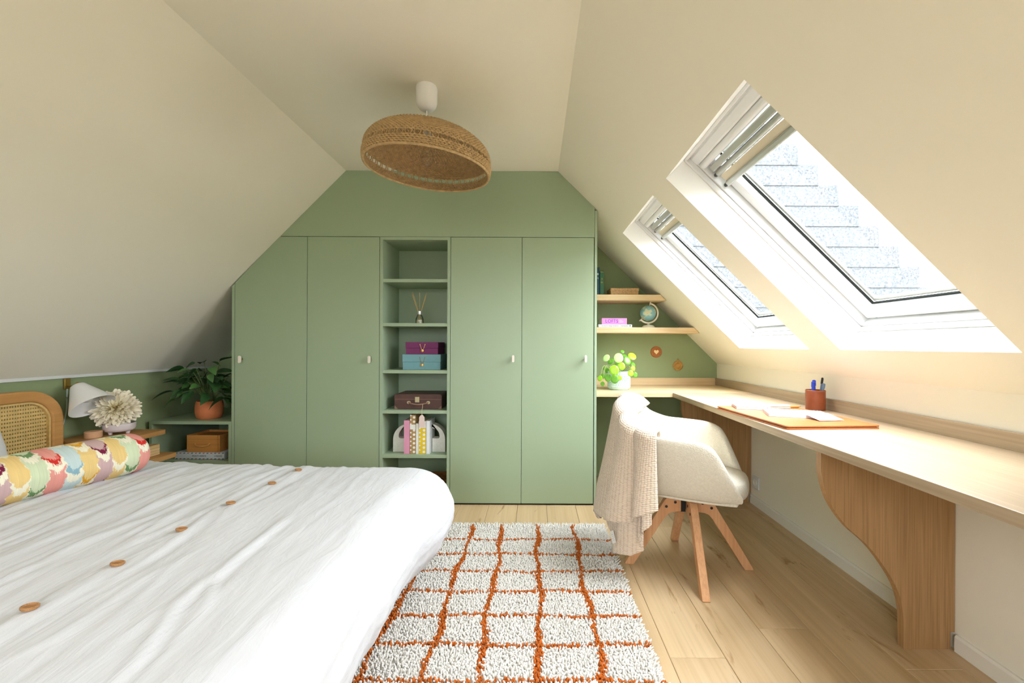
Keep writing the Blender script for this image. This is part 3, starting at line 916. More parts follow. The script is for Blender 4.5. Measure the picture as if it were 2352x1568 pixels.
# ================================================================== BEDSIDE
M['oak_bed'] = wood('bedside_oak', (176, 128, 74), (200, 150, 92), 'y', 1.4, 0.5, streak=0.15)
M['brass_soft'] = plain('aged_brass', (160, 132, 66), 0.4, 0.5, metallic=0.7)
M['shade_white'] = plain('white_lampshade', (236, 234, 230), 0.6, 0.3)
M['cordw'] = plain('white_cable', (214, 226, 220), 0.5, 0.3)
bs = thing('bedside_shelf', (-2.45, 2.45, 0.38), 'small two-tier wooden wall shelf beside the headboard', 'shelf')
for (x1_, z1_, y1_, r_) in ((-2.255, 0.542, 2.625, 0.02), (-2.205, 0.398, 2.645, 0.02)):
    build(MB().prism(rrect(XL + 0.001, x1_, 2.29, y1_, r_, 5, (0.001, r_, r_, 0.001)), 'z', z1_ - 0.026, z1_), 'shelf_board', M['oak_bed'], bs, bevel=0.002)
build(MB().box(XL + 0.001, XL + 0.016, 2.31, 2.60, 0.3985, 0.5155), 'back_panel', M['oak_bed'], bs)
wb = thing('wooden_box', (-2.34, 2.5, 0.3985), 'small pale wooden box with a round finger hole on the lower bedside shelf', 'box')
M['pale_wood'] = wood('pale_box_wood', (216, 178, 122), (232, 200, 150), 'y', 2, 0.5)
build(MB().box(-2.44, -2.265, 2.40, 2.585, 0.399, 0.462), 'body', M['pale_wood'], wb, bevel=0.002)
build(MB().lathe([(0.011, 0.0), (0.011, 0.0012), (0.0, 0.0012)], 16, Matrix.Translation((-2.265, 2.475, 0.434)) @ Matrix.Rotation(PI / 2, 4, 'Y')), 'finger_hole', M['dark'], wb)

lamp = thing('wall_lamp', (-2.6, 2.37, 0.82), 'white cone reading lamp on a brass wall bracket above the bedside shelf', 'lamp')
build(MB().box(XL + 0.001, XL + 0.012, 2.355, 2.387, 0.812, 0.874), 'bracket', M['brass_soft'], lamp, bevel=0.003)
axd = Vector((0.62, -0.03, -0.784)).normalized()
apex = Vector((-2.512, 2.345, 0.840))
build(MB().tube([(XL + 0.012, 2.371, 0.83), (-2.54, 2.358, 0.832), apex + Vector((0.0, 0, -0.006))], 0.0045, 8), 'arm', M['brass_soft'], lamp, smooth=50)
build(MB().lathe([(0.0, -0.008), (0.008, -0.006), (0.009, 0.002), (0.006, 0.008), (0.0, 0.009)], 12, Matrix.Translation(apex + Vector((0.004, 0, 0.006)))), 'swivel_knob', M['brass_soft'], lamp, smooth=60)
rot = axd.to_track_quat('Z', 'Y').to_matrix().to_4x4()
LM = Matrix.Translation(apex) @ rot
sh = build(MB().lathe([(0.0, 0.0), (0.020, 0.001), (0.032, 0.008), (0.040, 0.024), (0.100, 0.148), (0.0985, 0.149), (0.037, 0.024), (0.029, 0.012), (0.0, 0.009)], 36, LM), 'shade', M['shade_white'], lamp, smooth=50)
bulb = build(MB().lathe([(0.012, 0.012), (0.013, 0.04), (0.024, 0.062), (0.029, 0.082), (0.024, 0.104), (0.012, 0.113), (0.0, 0.115)], 20, LM), 'bulb', M['shade_white'], lamp, smooth=60)
build(MB().tube([tuple(p) for p in catmull([(-2.588, 2.366, 0.815), (-2.592, 2.368, 0.76), (-2.593, 2.366, 0.69), (-2.594, 2.35, 0.62), (-2.594, 2.33, 0.57), (-2.585, 2.275, 0.50)], 6)], 0.0033, 6), 'cord', M['cordw'], lamp, smooth=50)

M['blush'] = plain('blush_stoneware', (226, 214, 216), 0.5, 0.4, var=0.02)
vase = thing('bowl_vase', (-2.418, 2.49, 0.542), 'shallow blush pink footed vase holding the cream dahlia', 'vase')
VM = Matrix.Translation((-2.418, 2.49, 0.5425))
build(MB().lathe([(0.0, 0.016), (0.052, 0.016), (0.066, 0.022), (0.072, 0.034), (0.073, 0.062), (0.069, 0.063), (0.066, 0.034), (0.05, 0.026), (0.0, 0.024)], 32, VM), 'bowl', M['blush'], vase, smooth=50)
for k in range(3):
    a = -1.9 + k * 2 * PI / 3
    build(MB().lathe([(0.0, 0), (0.008, 0.001), (0.010, 0.008), (0.012, 0.019)], 10, VM @ Matrix.Translation((0.042 * math.cos(a), 0.042 * math.sin(a), 0))), 'foot', M['blush'], vase, smooth=50)
dm, dnt, dp = base_mat('dahlia_petal')
tcn = dnt.nodes.new('ShaderNodeTexCoord'); sx = dnt.nodes.new('ShaderNodeSeparateXYZ')
dnt.links.new(tcn.outputs['Object'], sx.inputs[0])
dr_ = ramp(dnt, [(0.0, lin((240, 202, 112))), (0.030, lin((252, 234, 180))), (0.07, lin((254, 244, 214))), (0.11, lin((254, 242, 220)))])
dnt.links.new(sx.outputs['X'], dr_.inputs['Fac']); dnt.links.new(dr_.outputs['Color'], dp.inputs['Base Color'])
dp.inputs['Roughness'].default_value = 0.7
dc = Vector((-2.425, 2.475, 0.690))
dah = thing('dahlia', (dc.x, dc.y, 0.575), 'large cream dahlia bloom in the shallow pink vase', 'flower')
def petal_mesh(L, w, curl):
    mb = MB()
    def fn(u, v):
        t = u; s = v * 2 - 1
        ww = w * min(1.0, 0.35 + 1.3 * t) * (1 - max(t - 0.72, 0) ** 2 / 0.0784 * 0.92) ** 0.5
        return Vector((0.012 + L * t, s * ww, 0.35 * abs(s) * ww * 1.4 + curl * t * t * L))
    return mb.grid(fn, 7, 5).mesh('petal', 180)
pm = [petal_mesh(0.098, 0.0125, 0.10), petal_mesh(0.090, 0.011, 0.02), petal_mesh(0.074, 0.008, -0.10)]
face = Vector((0.55, -0.72, 0.42)).normalized()
fr = face.to_track_quat('Z', 'Y').to_matrix().to_4x4()
rr_ = random.Random(5)
NP = 240
for k in range(NP):
    t = (k + 0.5) / NP
    polar = math.acos(1 - 1.55 * t)          # from the facing axis to a little behind
    az = k * 2.399963
    tilt = PI / 2 - polar
    m = Matrix.Translation(dc - Vector((dc.x, dc.y, 0.575))) @ fr @ Matrix.Rotation(az, 4, 'Z') @ Matrix.Rotation(-tilt + rr_.uniform(-0.12, 0.12), 4, 'Y') @ Matrix.Rotation(rr_.uniform(-0.4, 0.4), 4, 'X')
    sc = rr_.uniform(0.88, 1.1)
    link('petal', pm[2 if t < 0.12 else (1 if t < 0.45 else 0)], dm, dah, m @ Matrix.Scale(sc, 4))
build(MB().tube([(dc.x, dc.y, 0.578), (dc.x, dc.y, 0.69)], 0.006, 8), 'stem', plain('green_stem', (120, 140, 80), 0.6), dah)
jar = thing('lidded_pot', (-2.462, 2.385, 0.5425), 'small round peach-coloured trinket pot on the upper bedside shelf', 'pot')
M['peach'] = plain('peach_wood', (220, 172, 132), 0.55, 0.3, var=0.05, vscale=30)
JM = Matrix.Translation((-2.462, 2.385, 0.5425))
build(MB().lathe([(0.0, 0), (0.036, 0), (0.037, 0.002), (0.037, 0.026), (0.0, 0.026)], 28, JM), 'body', M['peach'], jar, smooth=40)
build(MB().lathe([(0.0, 0.0265), (0.0375, 0.0265), (0.038, 0.034), (0.036, 0.036), (0.0, 0.036)], 28, JM), 'lid', M['peach'], jar, smooth=40)

# ================================================================== LOW CABINET THINGS
M['terracotta'] = plain('terracotta', (208, 124, 80), 0.75, 0.2, var=0.12, vscale=14)
M['leaf_dark'] = plain('dark_leaf', (48, 84, 42), 0.4, 0.5, var=0.4, vscale=10)
M['leaf_mid'] = plain('mid_green_leaf', (76, 122, 58), 0.4, 0.5, var=0.3, vscale=10)
M['stem_dark'] = plain('dark_stem', (96, 110, 60), 0.6)
M['soil'] = plain('potting_soil', (60, 44, 32), 0.95, 0.1)
pp = Vector((-2.27, 2.985, LT + 0.0005))
pl1 = thing('potted_plant', tuple(pp), 'dark leafy houseplant in a terracotta pot on the low green cabinet', 'plant')
PM = Matrix.Translation(pp)
build(MB().lathe([(0.0, 0), (0.066, 0.0), (0.076, 0.012), (0.082, 0.045), (0.082, 0.08), (0.078, 0.112), (0.074, 0.122), (0.068, 0.122), (0.074, 0.09), (0.072, 0.105), (0.0, 0.105)], 36, PM), 'pot', M['terracotta'], pl1, smooth=50)
build(MB().lathe([(0.0, 0.108), (0.069, 0.106), (0.069, 0.1055), (0.0, 0.1052)], 20, PM), 'soil', M['soil'], pl1)
def leaf_mesh(L, W, fold=0.25, droop=0.3, nu=8, power=0.75):
    mb = MB()
    def fn(u, v):
        s = v * 2 - 1
        w = W * math.sin(PI * min(u ** power * 0.97 + 0.02, 1.0))
        return Vector((L * u, s * w, abs(s) * w * fold - droop * L * u * u))
    return mb.grid(fn, nu, 5).mesh('leaf', 180)
lm = [leaf_mesh(0.115, 0.036, 0.3, 0.35), leaf_mesh(0.09, 0.03, 0.25, 0.5), leaf_mesh(0.13, 0.034, 0.35, 0.25)]
rl = random.Random(11)
for k in range(64):
    az = k * 2.399963 + rl.uniform(-0.3, 0.3)
    el = rl.uniform(-0.25, 1.35)
    r = rl.uniform(0.09, 0.235)
    tip = pp + Vector((r * math.cos(el) * math.cos(az) * 1.08 - 0.03, r * math.cos(el) * math.sin(az) * 0.62, 0.15 + r * max(math.sin(el), -0.3) * 1.05 + 0.02))
    tip.x = min(max(tip.x, -2.52), -2.10); tip.y = min(max(tip.y, 2.87), 3.3)
    ln = 0.1
    d = Vector((math.cos(az), math.sin(az) * 0.7 - 0.25, rl.uniform(-0.7, 0.45))).normalized()
    endx = tip.x + d.x * 0.13
    if endx > -2.035 or endx < -2.585: d.x *= -0.4; d.normalize()
    q = d.to_track_quat('X', 'Z').to_matrix().to_4x4()
    m = Matrix.Translation(tip - pp) @ q @ Matrix.Rotation(rl.uniform(-0.7, 0.7), 4, 'X') @ Matrix.Scale(rl.uniform(0.7, 1.05), 4)
    link('leaf', lm[k % 3], None, pl1, m)
    if k % 2 == 0:
        b0 = pp + Vector((0.02 * math.cos(az), 0.02 * math.sin(az), 0.105))
        build(MB().tube([tuple(p) for p in catmull([b0, b0.lerp(tip, 0.5) + Vector((0, 0, 0.03)), tip], 4)], 0.0022, 5), 'stem', M['stem_dark'], pl1)
for i_, me in enumerate(lm): me.materials.append(M['leaf_dark'] if i_ != 1 else M['leaf_mid'])

M['honey'] = wood('honey_wood', (196, 132, 66), (216, 154, 84), 'x', 1.6, 0.5, streak=0.12)
M['album'] = plain('pale_album', (216, 220, 226), 0.6, 0.3)
M['print_grey'] = plain('grey_print', (96, 100, 108), 0.7)
M['print_red'] = plain('airmail_red', (176, 66, 56), 0.7)
M['print_navy'] = plain('airmail_navy', (52, 66, 84), 0.7)
cz = 0.2845
al = thing('photo_album', (-2.27, 3.0, cz), 'white airmail-bordered book lying flat in the low green cabinet', 'book')
build(MB().box(-2.436, -2.1, 2.895, 3.14, cz, cz + 0.046), 'cover', M['album'], al, bevel=0.002)
mbr, mbn = MB(), MB()
for k in range(13):
    for zz in (cz + 0.0015, cz + 0.0395):
        (mbr if k % 2 else mbn).prism([(-2.432 + k * 0.0262, zz), (-2.420 + k * 0.0262, zz), (-2.414 + k * 0.0262, zz + 0.005), (-2.426 + k * 0.0262, zz + 0.005)], 'y', 2.8942, 2.895)
build(mbr, 'red_border', M['print_red'], al); build(mbn, 'navy_border', M['print_navy'], al)
def front(x, y, z): return Matrix.Translation((x, y, z)) @ Matrix.Rotation(PI / 2, 4, 'X')
add_text(al, 'POSTCARDS', 0.017, M['print_grey'], front(-2.27, 2.8946, cz + 0.0225))
add_text(al, 'LONDON', 0.012, M['print_grey'], front(-2.142, 2.8946, cz + 0.0225))
bx_ = thing('wooden_box', (-2.255, 3.0, cz + 0.0465), 'honey-coloured wooden drawer box standing on the white book in the low cabinet', 'box')
z0 = cz + 0.0465
for nm, a in (('side_wall', (-2.367, -2.357, 2.91, 3.11)), ('side_wall', (-2.152, -2.142, 2.91, 3.11)), ('front_wall', (-2.357, -2.152, 2.905, 2.917)), ('back_wall', (-2.357, -2.152, 3.10, 3.11))):
    build(MB().box(a[0], a[1], a[2], a[3], z0, z0 + 0.115), nm, M['honey'], bx_, bevel=0.001)
build(MB().box(-2.357, -2.152, 2.917, 3.10, z0, z0 + 0.10), 'contents_panel', M['honey'], bx_)
build(MB().tube([tuple(p) for p in catmull([(-2.305, 2.904, z0 + 0.062), (-2.295, 2.896, z0 + 0.048), (-2.255, 2.889, z0 + 0.042), (-2.215, 2.896, z0 + 0.048), (-2.205, 2.904, z0 + 0.062)], 5)], 0.006, 8), 'handle', M['honey'], bx_, smooth=60)

# ================================================================== THINGS ON THE OPEN SHELVES
M['reed'] = plain('reed', (206, 172, 112), 0.7, 0.2)
M['clear'] = glass_mat('clear_glass', (0.93, 0.95, 0.93, 1), 0.25)
M['silver'] = plain('silver_cap', (216, 218, 222), 0.25, 0.5, metallic=0.6)
M['oil'] = plain('fragrance_oil', (222, 206, 170), 0.2, 0.5)
zs = SH[1] + 0.0005
rd = thing('reed_diffuser', (-0.797, 2.965, zs), 'glass reed diffuser with thin wooden sticks on the second green shelf', 'diffuser')
RM = Matrix.Translation((-0.797, 2.965, zs))
build(MB().lathe([(0.0, 0), (0.027, 0), (0.029, 0.003), (0.027, 0.035), (0.018, 0.058), (0.013, 0.064), (0.013, 0.074), (0.0115, 0.074), (0.0115, 0.064), (0.016, 0.056), (0.025, 0.034), (0.026, 0.004), (0.0, 0.004)], 28, RM), 'bottle', M['clear'], rd, smooth=50)
build(MB().lathe([(0.0, 0.0045), (0.0245, 0.0045), (0.024, 0.026), (0.0, 0.026)], 24, RM), 'oil', M['oil'], rd, smooth=50)
build(MB().lathe([(0.014, 0.064), (0.0145, 0.066), (0.0145, 0.087), (0.011, 0.087), (0.011, 0.064)], 24, RM, cap=False), 'collar', M['silver'], rd, smooth=40)
for dx, dy, h in ((-0.058, 0.01, 0.21), (-0.044, -0.02, 0.218), (-0.006, 0.02, 0.218), (0.046, 0.0, 0.218), (0.040, 0.025, 0.205)):
    build(MB().tube([(-0.797 - dx * 0.25, 2.965 - dy * 0.2, zs + 0.012), (-0.797 + dx, 2.965 + dy, zs + h)], 0.0017, 6), 'reed_stick', M['reed'], rd)

def clasp_box(name, x0, x1, z0, hgt, rgb, cord, label):
    yf, yb = 2.905, 3.12
    M_ = plain(name + '_cloth_' + label[:6].strip(), rgb, 0.75, 0.2, var=0.03, vscale=30, bump=0.15, bscale=500, bdist=0.0006)
    b = thing(name, ((x0 + x1) / 2, (yf + yb) / 2, z0), label, 'box', 'storage boxes on the green shelves')
    zl = z0 + hgt * 0.5
    build(MB().box(x0 + 0.002, x1 - 0.002, yf + 0.0015, yb - 0.0015, z0, zl), 'base', M_, b, bevel=0.0015)
    build(MB().box(x0, x1, yf, yb, zl + 0.0008, z0 + hgt), 'lid', M_, b, bevel=0.0015)
    xc = (x0 + x1) / 2 + 0.004
    mc = plain('cord_' + label[:6].strip(), cord, 0.5, 0.4)
    build(MB().tube([(xc - 0.016, yf - 0.001, z0 + hgt * 0.80), (xc - 0.008, yf - 0.003, z0 + hgt * 0.5), (xc, yf - 0.003, z0 + hgt * 0.32), (xc + 0.010, yf - 0.003, z0 + hgt * 0.5), (xc + 0.018, yf - 0.001, z0 + hgt * 0.80)], 0.0016, 6), 'cord', mc, b)
    build(MB().lathe([(0.0, 0), (0.0095, 0), (0.0095, 0.003), (0.0, 0.004)], 18, front(xc, yf - 0.0032, z0 + hgt * 0.30)), 'clasp_disc', M['brass'], b, smooth=40)
    for xx in (xc - 0.016, xc + 0.018):
        build(MB().lathe([(0.0, 0), (0.003, 0), (0.003, 0.003), (0.0, 0.003)], 10, front(xx, yf, z0 + hgt * 0.80)), 'cord_eyelet', mc, b)
    return b
zb = SH[2] + 0.0005
clasp_box('storage_box', -0.897, -0.636, zb, 0.104, (122, 166, 172), (150, 120, 70), 'teal blue storage box with cord clasp under the plum one')
clasp_box('storage_box', -0.876, -0.654, zb + 0.1045, 0.083, (120, 58, 100), (226, 186, 110), 'plum purple storage box with cord clasp on top of the blue one')

M['brown_leather'] = plain('old_brown_suitcase', (86, 56, 48), 0.5, 0.4, var=0.2, vscale=20, bump=0.2, bscale=120, bdist=0.001)
M['tan_worn'] = plain('worn_edge', (138, 104, 86), 0.6)
M['latch'] = plain('dull_latch', (196, 182, 142), 0.35, 0.5, metallic=0.6)
zc = SH[3] + 0.0005
sc_ = thing('suitcase', (-0.79, 3.0, zc), 'small vintage brown suitcase with a paper tag on the green shelf', 'suitcase')
build(MB().prism(rrect(-0.950, -0.628, zc, zc + 0.066, 0.012, 4, (0.014, 0.014, 0.002, 0.002)), 'y', 2.905, 3.13), 'base_shell', M['brown_leather'], sc_, bevel=0.004)
build(MB().prism(rrect(-0.951, -0.627, zc + 0.067, zc + 0.102, 0.012, 4, (0.002, 0.002, 0.014, 0.014)), 'y', 2.9045, 3.1305), 'lid', M['brown_leather'], sc_, bevel=0.004)
build(MB().box(-0.948, -0.630, 2.9035, 2.9045, zc + 0.0655, zc + 0.0685), 'seam_band', M['tan_worn'], sc_)
hx = -0.785
build(MB().tube([tuple(p) for p in catmull([(hx - 0.065, 2.901, zc + 0.046), (hx - 0.050, 2.892, zc + 0.040), (hx, 2.885, zc + 0.034), (hx + 0.050, 2.892, zc + 0.040), (hx + 0.065, 2.901, zc + 0.046)], 5)], 0.006, 8), 'handle', M['tan_worn'], sc_, smooth=60)
for xx in (hx - 0.066, hx + 0.066):
    build(MB().prism(rrect(xx - 0.012, xx + 0.012, zc + 0.036, zc + 0.056, 0.009, 4), 'y', 2.8995, 2.9045), 'handle_mount', M['latch'], sc_)
build(MB().box(hx - 0.024, hx + 0.006, 2.898, 2.9045, zc + 0.046, zc + 0.084), 'latch', M['latch'], sc_, bevel=0.002)
for xa in (-0.949, -0.653):
    build(MB().prism([(xa, zc + 0.001), (xa + 0.024, zc + 0.001), (xa + (0.0 if xa < -0.8 else 0.024), zc + 0.026)], 'y', 2.9035, 2.9045), 'corner_cap', M['tan_worn'], sc_)
M['paper_tag'] = plain('paper_tag', (232, 208, 200), 0.8, 0.2)
M['string'] = plain('twine', (224, 206, 170), 0.8)
build(MB().tube([tuple(p) for p in catmull([(-0.752, 2.884, zc + 0.036), (-0.750, 2.868, zc + 0.012), (-0.748, 2.849, zc + 0.004), (-0.747, 2.846, zc - 0.02), (-0.747, 2.845, zc - 0.038)], 4)], 0.0014, 5), 'tag_string', M['string'], sc_)
build(MB().prism([(-0.765, zc - 0.112), (-0.729, zc - 0.112), (-0.729, zc - 0.045), (-0.740, zc - 0.030), (-0.754, zc - 0.030), (-0.765, zc - 0.045)], 'y', 2.8443, 2.8453), 'luggage_tag', M['paper_tag'], sc_)

# arch bookends and the books between them
M['plaster'] = plain('white_speckled_plaster', (228, 226, 216), 0.85, 0.2, var=0.05, vscale=60)
zk = SH[4] + 0.0005
def arch_end(x_in, x_out, label):
    o_ = thing('bookend', ((x_in + x_out) / 2, 2.97, zk), label, 'bookend', 'arched bookends')
    W, H, R_ = abs(x_out - x_in), 0.192, 0.108
    sgn = 1 if x_out > x_in else -1
    pts = [(0, 0), (W, 0), (W, H - R_)] + [(W - R_ + R_ * math.cos(a), H - R_ + R_ * math.sin(a)) for a in np.linspace(0.15, PI / 2, 10)] + [(0, H)]
    hole = []
    r2 = 0.052
    zb_ = 0.092
    hole = [(0, zb_)] + [(0.050 - 0.012 + 0.012 * math.cos(a), zb_ + 0.012 + 0.012 * math.sin(a)) for a in np.linspace(-PI / 2, 0, 4)] + [(-0.004 + 0.054 * math.cos(a), zb_ + 0.02 + 0.05 * math.sin(a)) for a in np.linspace(0.2, PI / 2 - 0.08, 7)] + [(0, zb_ + 0.07)]
    poly_ = pts + list(reversed(hole))
    poly_ = [(x_in + sgn * a, zk + b) for a, b in poly_]
    return build(MB().prism(poly_, 'y', 2.935, 3.005), 'arch_block', M['plaster'], o_, bevel=0.003)
arch_end(-0.8795, -0.968, 'white arched bookend against the pink book')
arch_end(-0.6985, -0.610, 'white arched bookend against the yellow polka-dot book')
M['pages'] = plain('book_pages', (236, 230, 214), 0.9, 0.1)
M['dot'] = plain('white_dot', (244, 242, 234), 0.7)
def upright_book(x0, x1, h, d, rgb, label, yf=2.875, z0=None, dots=False, group='books between the arched bookends', parent_name='book'):
    z0 = zk if z0 is None else z0
    b = thing(parent_name, ((x0 + x1) / 2, yf + d / 2, z0), label, 'book', group)
    cm = plain('cover_' + '_'.join(str(int(v)) for v in rgb), rgb, 0.6, 0.35, var=0.02, vscale=20)
    t = 0.002
    mb = MB().box(x0 + 0.0006, x1 - 0.0006, yf, yf + t, z0, z0 + h)
    mb.box(x0 + 0.0006, x0 + 0.0006 + t, yf + t, yf + d, z0, z0 + h); mb.box(x1 - 0.0006 - t, x1 - 0.0006, yf + t, yf + d, z0, z0 + h)
    build(mb, 'cover', cm, b, bevel=0.0006)
    build(MB().box(x0 + 0.003, x1 - 0.003, yf + t + 0.0003, yf + d - 0.003, z0 + 0.003, z0 + h - 0.004), 'page_block', M['pages'], b)
    if dots:
        k = 0
        zz = z0 + 0.014
        while zz < z0 + h * dots - 0.01:
            for xx in ((x0 + x1) / 2 + (x1 - x0) * 0.22, x0 + 0.006) if k % 2 == 0 else ((x0 + x1) / 2 + (x1 - x0) * 0.22,):
                r_ = 0.0085 if xx > x0 + 0.01 else 0.0055
                zq = zz if xx > x0 + 0.01 else zz + 0.013
                build(MB().lathe([(0.0, 0), (r_, 0), (r_, 0.0006), (0.0, 0.0006)], 14, front(xx, yf - 0.0001, zq)), 'polka_dot', M['dot'], b)
            zz += 0.029
    return b
upright_book(-0.876, -0.836, 0.225, 0.16, (226, 156, 182), 'pink book, first from the left bookend on the green shelf')
kb = upright_book(-0.835, -0.796, 0.262, 0.19, (178, 142, 92), 'tall brown polka-dot kraft book beside the pink one', dots=0.99)
build(MB().box(-0.8345, -0.7965, 2.8735, 2.8748, zk + 0.165, zk + 0.198), 'spine_label', M['dot'], kb)
upright_book(-0.795, -0.776, 0.205, 0.16, (238, 236, 228), 'thin white book between the kraft and yellow polka-dot books')
yb_ = upright_book(-0.775, -0.727, 0.222, 0.16, (232, 200, 50), 'yellow polka-dot book between white books', dots=0.8)
build(MB().box(-0.7745, -0.7275, 2.8735, 2.8748, zk + 0.176, zk + 0.221), 'spine_label', M['dot'], yb_)
upright_book(-0.726, -0.702, 0.222, 0.15, (236, 238, 240), 'slim white book pressed against the bookend beside the yellow one')
# basket on the bottom shelf
M['rattan'] = plain('brown_rattan', (150, 104, 58), 0.7, 0.2, var=0.3, vscale=40)
bk = thing('basket', (-0.72, 3.03, 0.0305), 'brown rattan basket at the bottom of the open shelf unit behind the duvet', 'basket')
mb = MB()
for k in range(9):
    zz = 0.037 + k * 0.0105
    hw, hd = 0.105 + 0.0009 * k, 0.085 + 0.0006 * k
    pts = [(-0.72 + a, 3.03 + b, zz) for a, b in rrect(-hw, hw, -hd, hd, 0.03, 5)]
    mb.tube(pts, 0.006, 6, closed=True)
w_ = build(mb, 'woven_wall', M['rattan'], bk, smooth=60); w_['kind'] = 'stuff'
build(MB().tube([(-0.72 + a, 3.03 + b, 0.132) for a, b in rrect(-0.115, 0.115, -0.096, 0.096, 0.03, 5)], 0.009, 8, closed=True), 'rim', M['rattan'], bk, smooth=60)
build(MB().box(-0.83, -0.61, 2.95, 3.11, 0.031, 0.036), 'bottom', M['rattan'], bk)

# ================================================================== THINGS ON THE CORNER SHELVES
z1_ = 1.4525
M['spine_gold'] = plain('gilt_print', (206, 176, 84), 0.4, 0.5, metallic=0.4)
M['spine_white'] = plain('pale_print', (206, 214, 214), 0.6)
b1 = upright_book(0.466, 0.497, 0.212, 0.15, (40, 74, 92), 'navy blue book standing at the left end of the upper oak shelf', yf=3.262, z0=z1_, group='upright books on the upper oak shelf')
b2 = upright_book(0.501, 0.531, 0.186, 0.14, (58, 104, 74), 'green book with a gilt band beside the navy one', yf=3.262, z0=z1_, group='upright books on the upper oak shelf')
build(MB().box(0.4725, 0.4905, 3.2613, 3.262, z1_ + 0.155, z1_ + 0.168), 'spine_mark', M['spine_white'], b1)
add_text(b1, 'M', 0.022, M['spine_white'], front(0.4815, 3.2612, z1_ + 0.128))
build(MB().box(0.503, 0.529, 3.2613, 3.262, z1_ + 0.176, z1_ + 0.180), 'spine_mark', M['spine_gold'], b2)
add_text(b2, 'II', 0.02, M['spine_gold'], front(0.516, 3.2612, z1_ + 0.125))
add_text(b2, 'EA', 0.016, M['spine_gold'], front(0.516, 3.2612, z1_ + 0.098))
M['cork'] = plain('cork', (198, 158, 112), 0.85, 0.15, var=0.22, vscale=90, bump=0.3, bscale=200, bdist=0.001)
cb = thing('cork_box', (0.69, 3.33, z1_), 'flat lidded cork box on the upper oak shelf', 'box')
build(MB().box(0.582, 0.793, 3.252, 3.40, z1_, z1_ + 0.032), 'base', M['cork'], cb, bevel=0.001)
build(MB().box(0.579, 0.796, 3.249, 3.403, z1_ + 0.0325, z1_ + 0.053), 'lid', M['cork'], cb, bevel=0.001)
z2_ = 1.2065
M['pinkbook'] = plain('pink_cover', (240, 150, 212), 0.5, 0.4)
M['violet'] = plain('violet_print', (98, 54, 210), 0.6)
M['whitebook'] = plain('white_cover', (222, 226, 234), 0.5, 0.4)
def flat_book(x0, x1, y0, y1, z0, h, mat, label):
    b = thing('book', ((x0 + x1) / 2, (y0 + y1) / 2, z0), label, 'book', 'flat books on the lower oak shelf')
    t = 0.002
    mb = MB().box(x0, x1, y0, y0 + t, z0, z0 + h)
    mb.box(x0, x1, y0 + t, y1, z0, z0 + t); mb.box(x0, x1, y0 + t, y1, z0 + h - t, z0 + h)
    build(mb, 'cover', mat, b, bevel=0.0006)
    build(MB().box(x0 + 0.003, x1 - 0.003, y0 + t + 0.0003, y1 - 0.003, z0 + t, z0 + h - t), 'page_block', M['pages'], b)
    return b
fb1 = flat_book(0.487, 0.742, 3.235, 3.43, z2_, 0.022, M['whitebook'], 'white design book lying under the pink one on the lower oak shelf')
fb2 = flat_book(0.513, 0.703, 3.240, 3.41, z2_ + 0.0225, 0.047, M['pinkbook'], 'bright pink book with violet lettering lying on the white one')
add_text(fb1, 'The Interior Design Handbook', 0.0105, M['print_grey'], front(0.573, 3.2345, z2_ + 0.011))
add_text(fb1, 'Frida Ramstedt', 0.0105, M['print_grey'], front(0.682, 3.2345, z2_ + 0.011), sx=0.85)
build(MB().lathe([(0.0, 0), (0.004, 0), (0.004, 0.0005), (0, 0.0005)], 12, front(0.726, 3.2347, z2_ + 0.012)), 'publisher_mark', M['print_navy'], fb1)
add_text(fb2, 'LOFTS', 0.037, M['violet'], front(0.588, 3.2395, z2_ + 0.046), sx=0.86, spacing=1.08)
for zz, wx_ in ((0.054, 0.022), (0.046, 0.034), (0.038, 0.030)):
    build(MB().box(0.643, 0.643 + wx_, 3.2394, 3.24, z2_ + zz - 0.0018, z2_ + zz + 0.0018), 'small_print', plain('pale_pink_print', (252, 214, 240), 0.6), fb2)

# globe
M['cream_plastic'] = plain('cream_lacquer', (232, 222, 200), 0.45, 0.4)
gm, gnt, gp = base_mat('globe_map')
tcn = gnt.nodes.new('ShaderNodeTexCoord')
gn = nd(gnt, 'ShaderNodeTexNoise', Scale=17.0, Detail=6.0, Roughness=0.55)
gnt.links.new(tcn.outputs['Object'], gn.inputs['Vector'])
gr = ramp(gnt, [(0.0, lin((126, 176, 186))), (0.50, lin((140, 190, 196))), (0.53, lin((206, 214, 180))), (0.62, lin((222, 216, 178))), (0.72, lin((200, 190, 150)))])
gnt.links.new(gn.outputs['Fac'], gr.inputs['Fac']); gnt.links.new(gr.outputs['Color'], gp.inputs['Base Color'])
gp.inputs['Roughness'].default_value = 0.4
gc = Vector((0.884, 3.32, 1.321))
gl = thing('globe', (gc.x + 0.012, gc.y, z2_), 'small desk globe on a cream stand on the lower oak shelf', 'globe')
build(MB().lathe([(0.061 * math.sin(a), -0.061 * math.cos(a)) for a in np.linspace(0, PI, 25)], 40, Matrix.Translation(gc)), 'sphere', gm, gl, smooth=180)
tilt = math.radians(32)
pts = []
for a in np.linspace(-PI / 2 - 0.32, PI / 2 + 0.28, 36):
    b = a - tilt + 0.06
    pts.append((gc.x + 0.075 * math.cos(b), gc.z + 0.075 * math.sin(b)))
outer = [(gc.x + (p[0] - gc.x) * 1.09, gc.z + (p[1] - gc.z) * 1.09) for p in pts]
inner = [(gc.x + (p[0] - gc.x) * 0.93, gc.z + (p[1] - gc.z) * 0.93) for p in pts]
mb = MB()
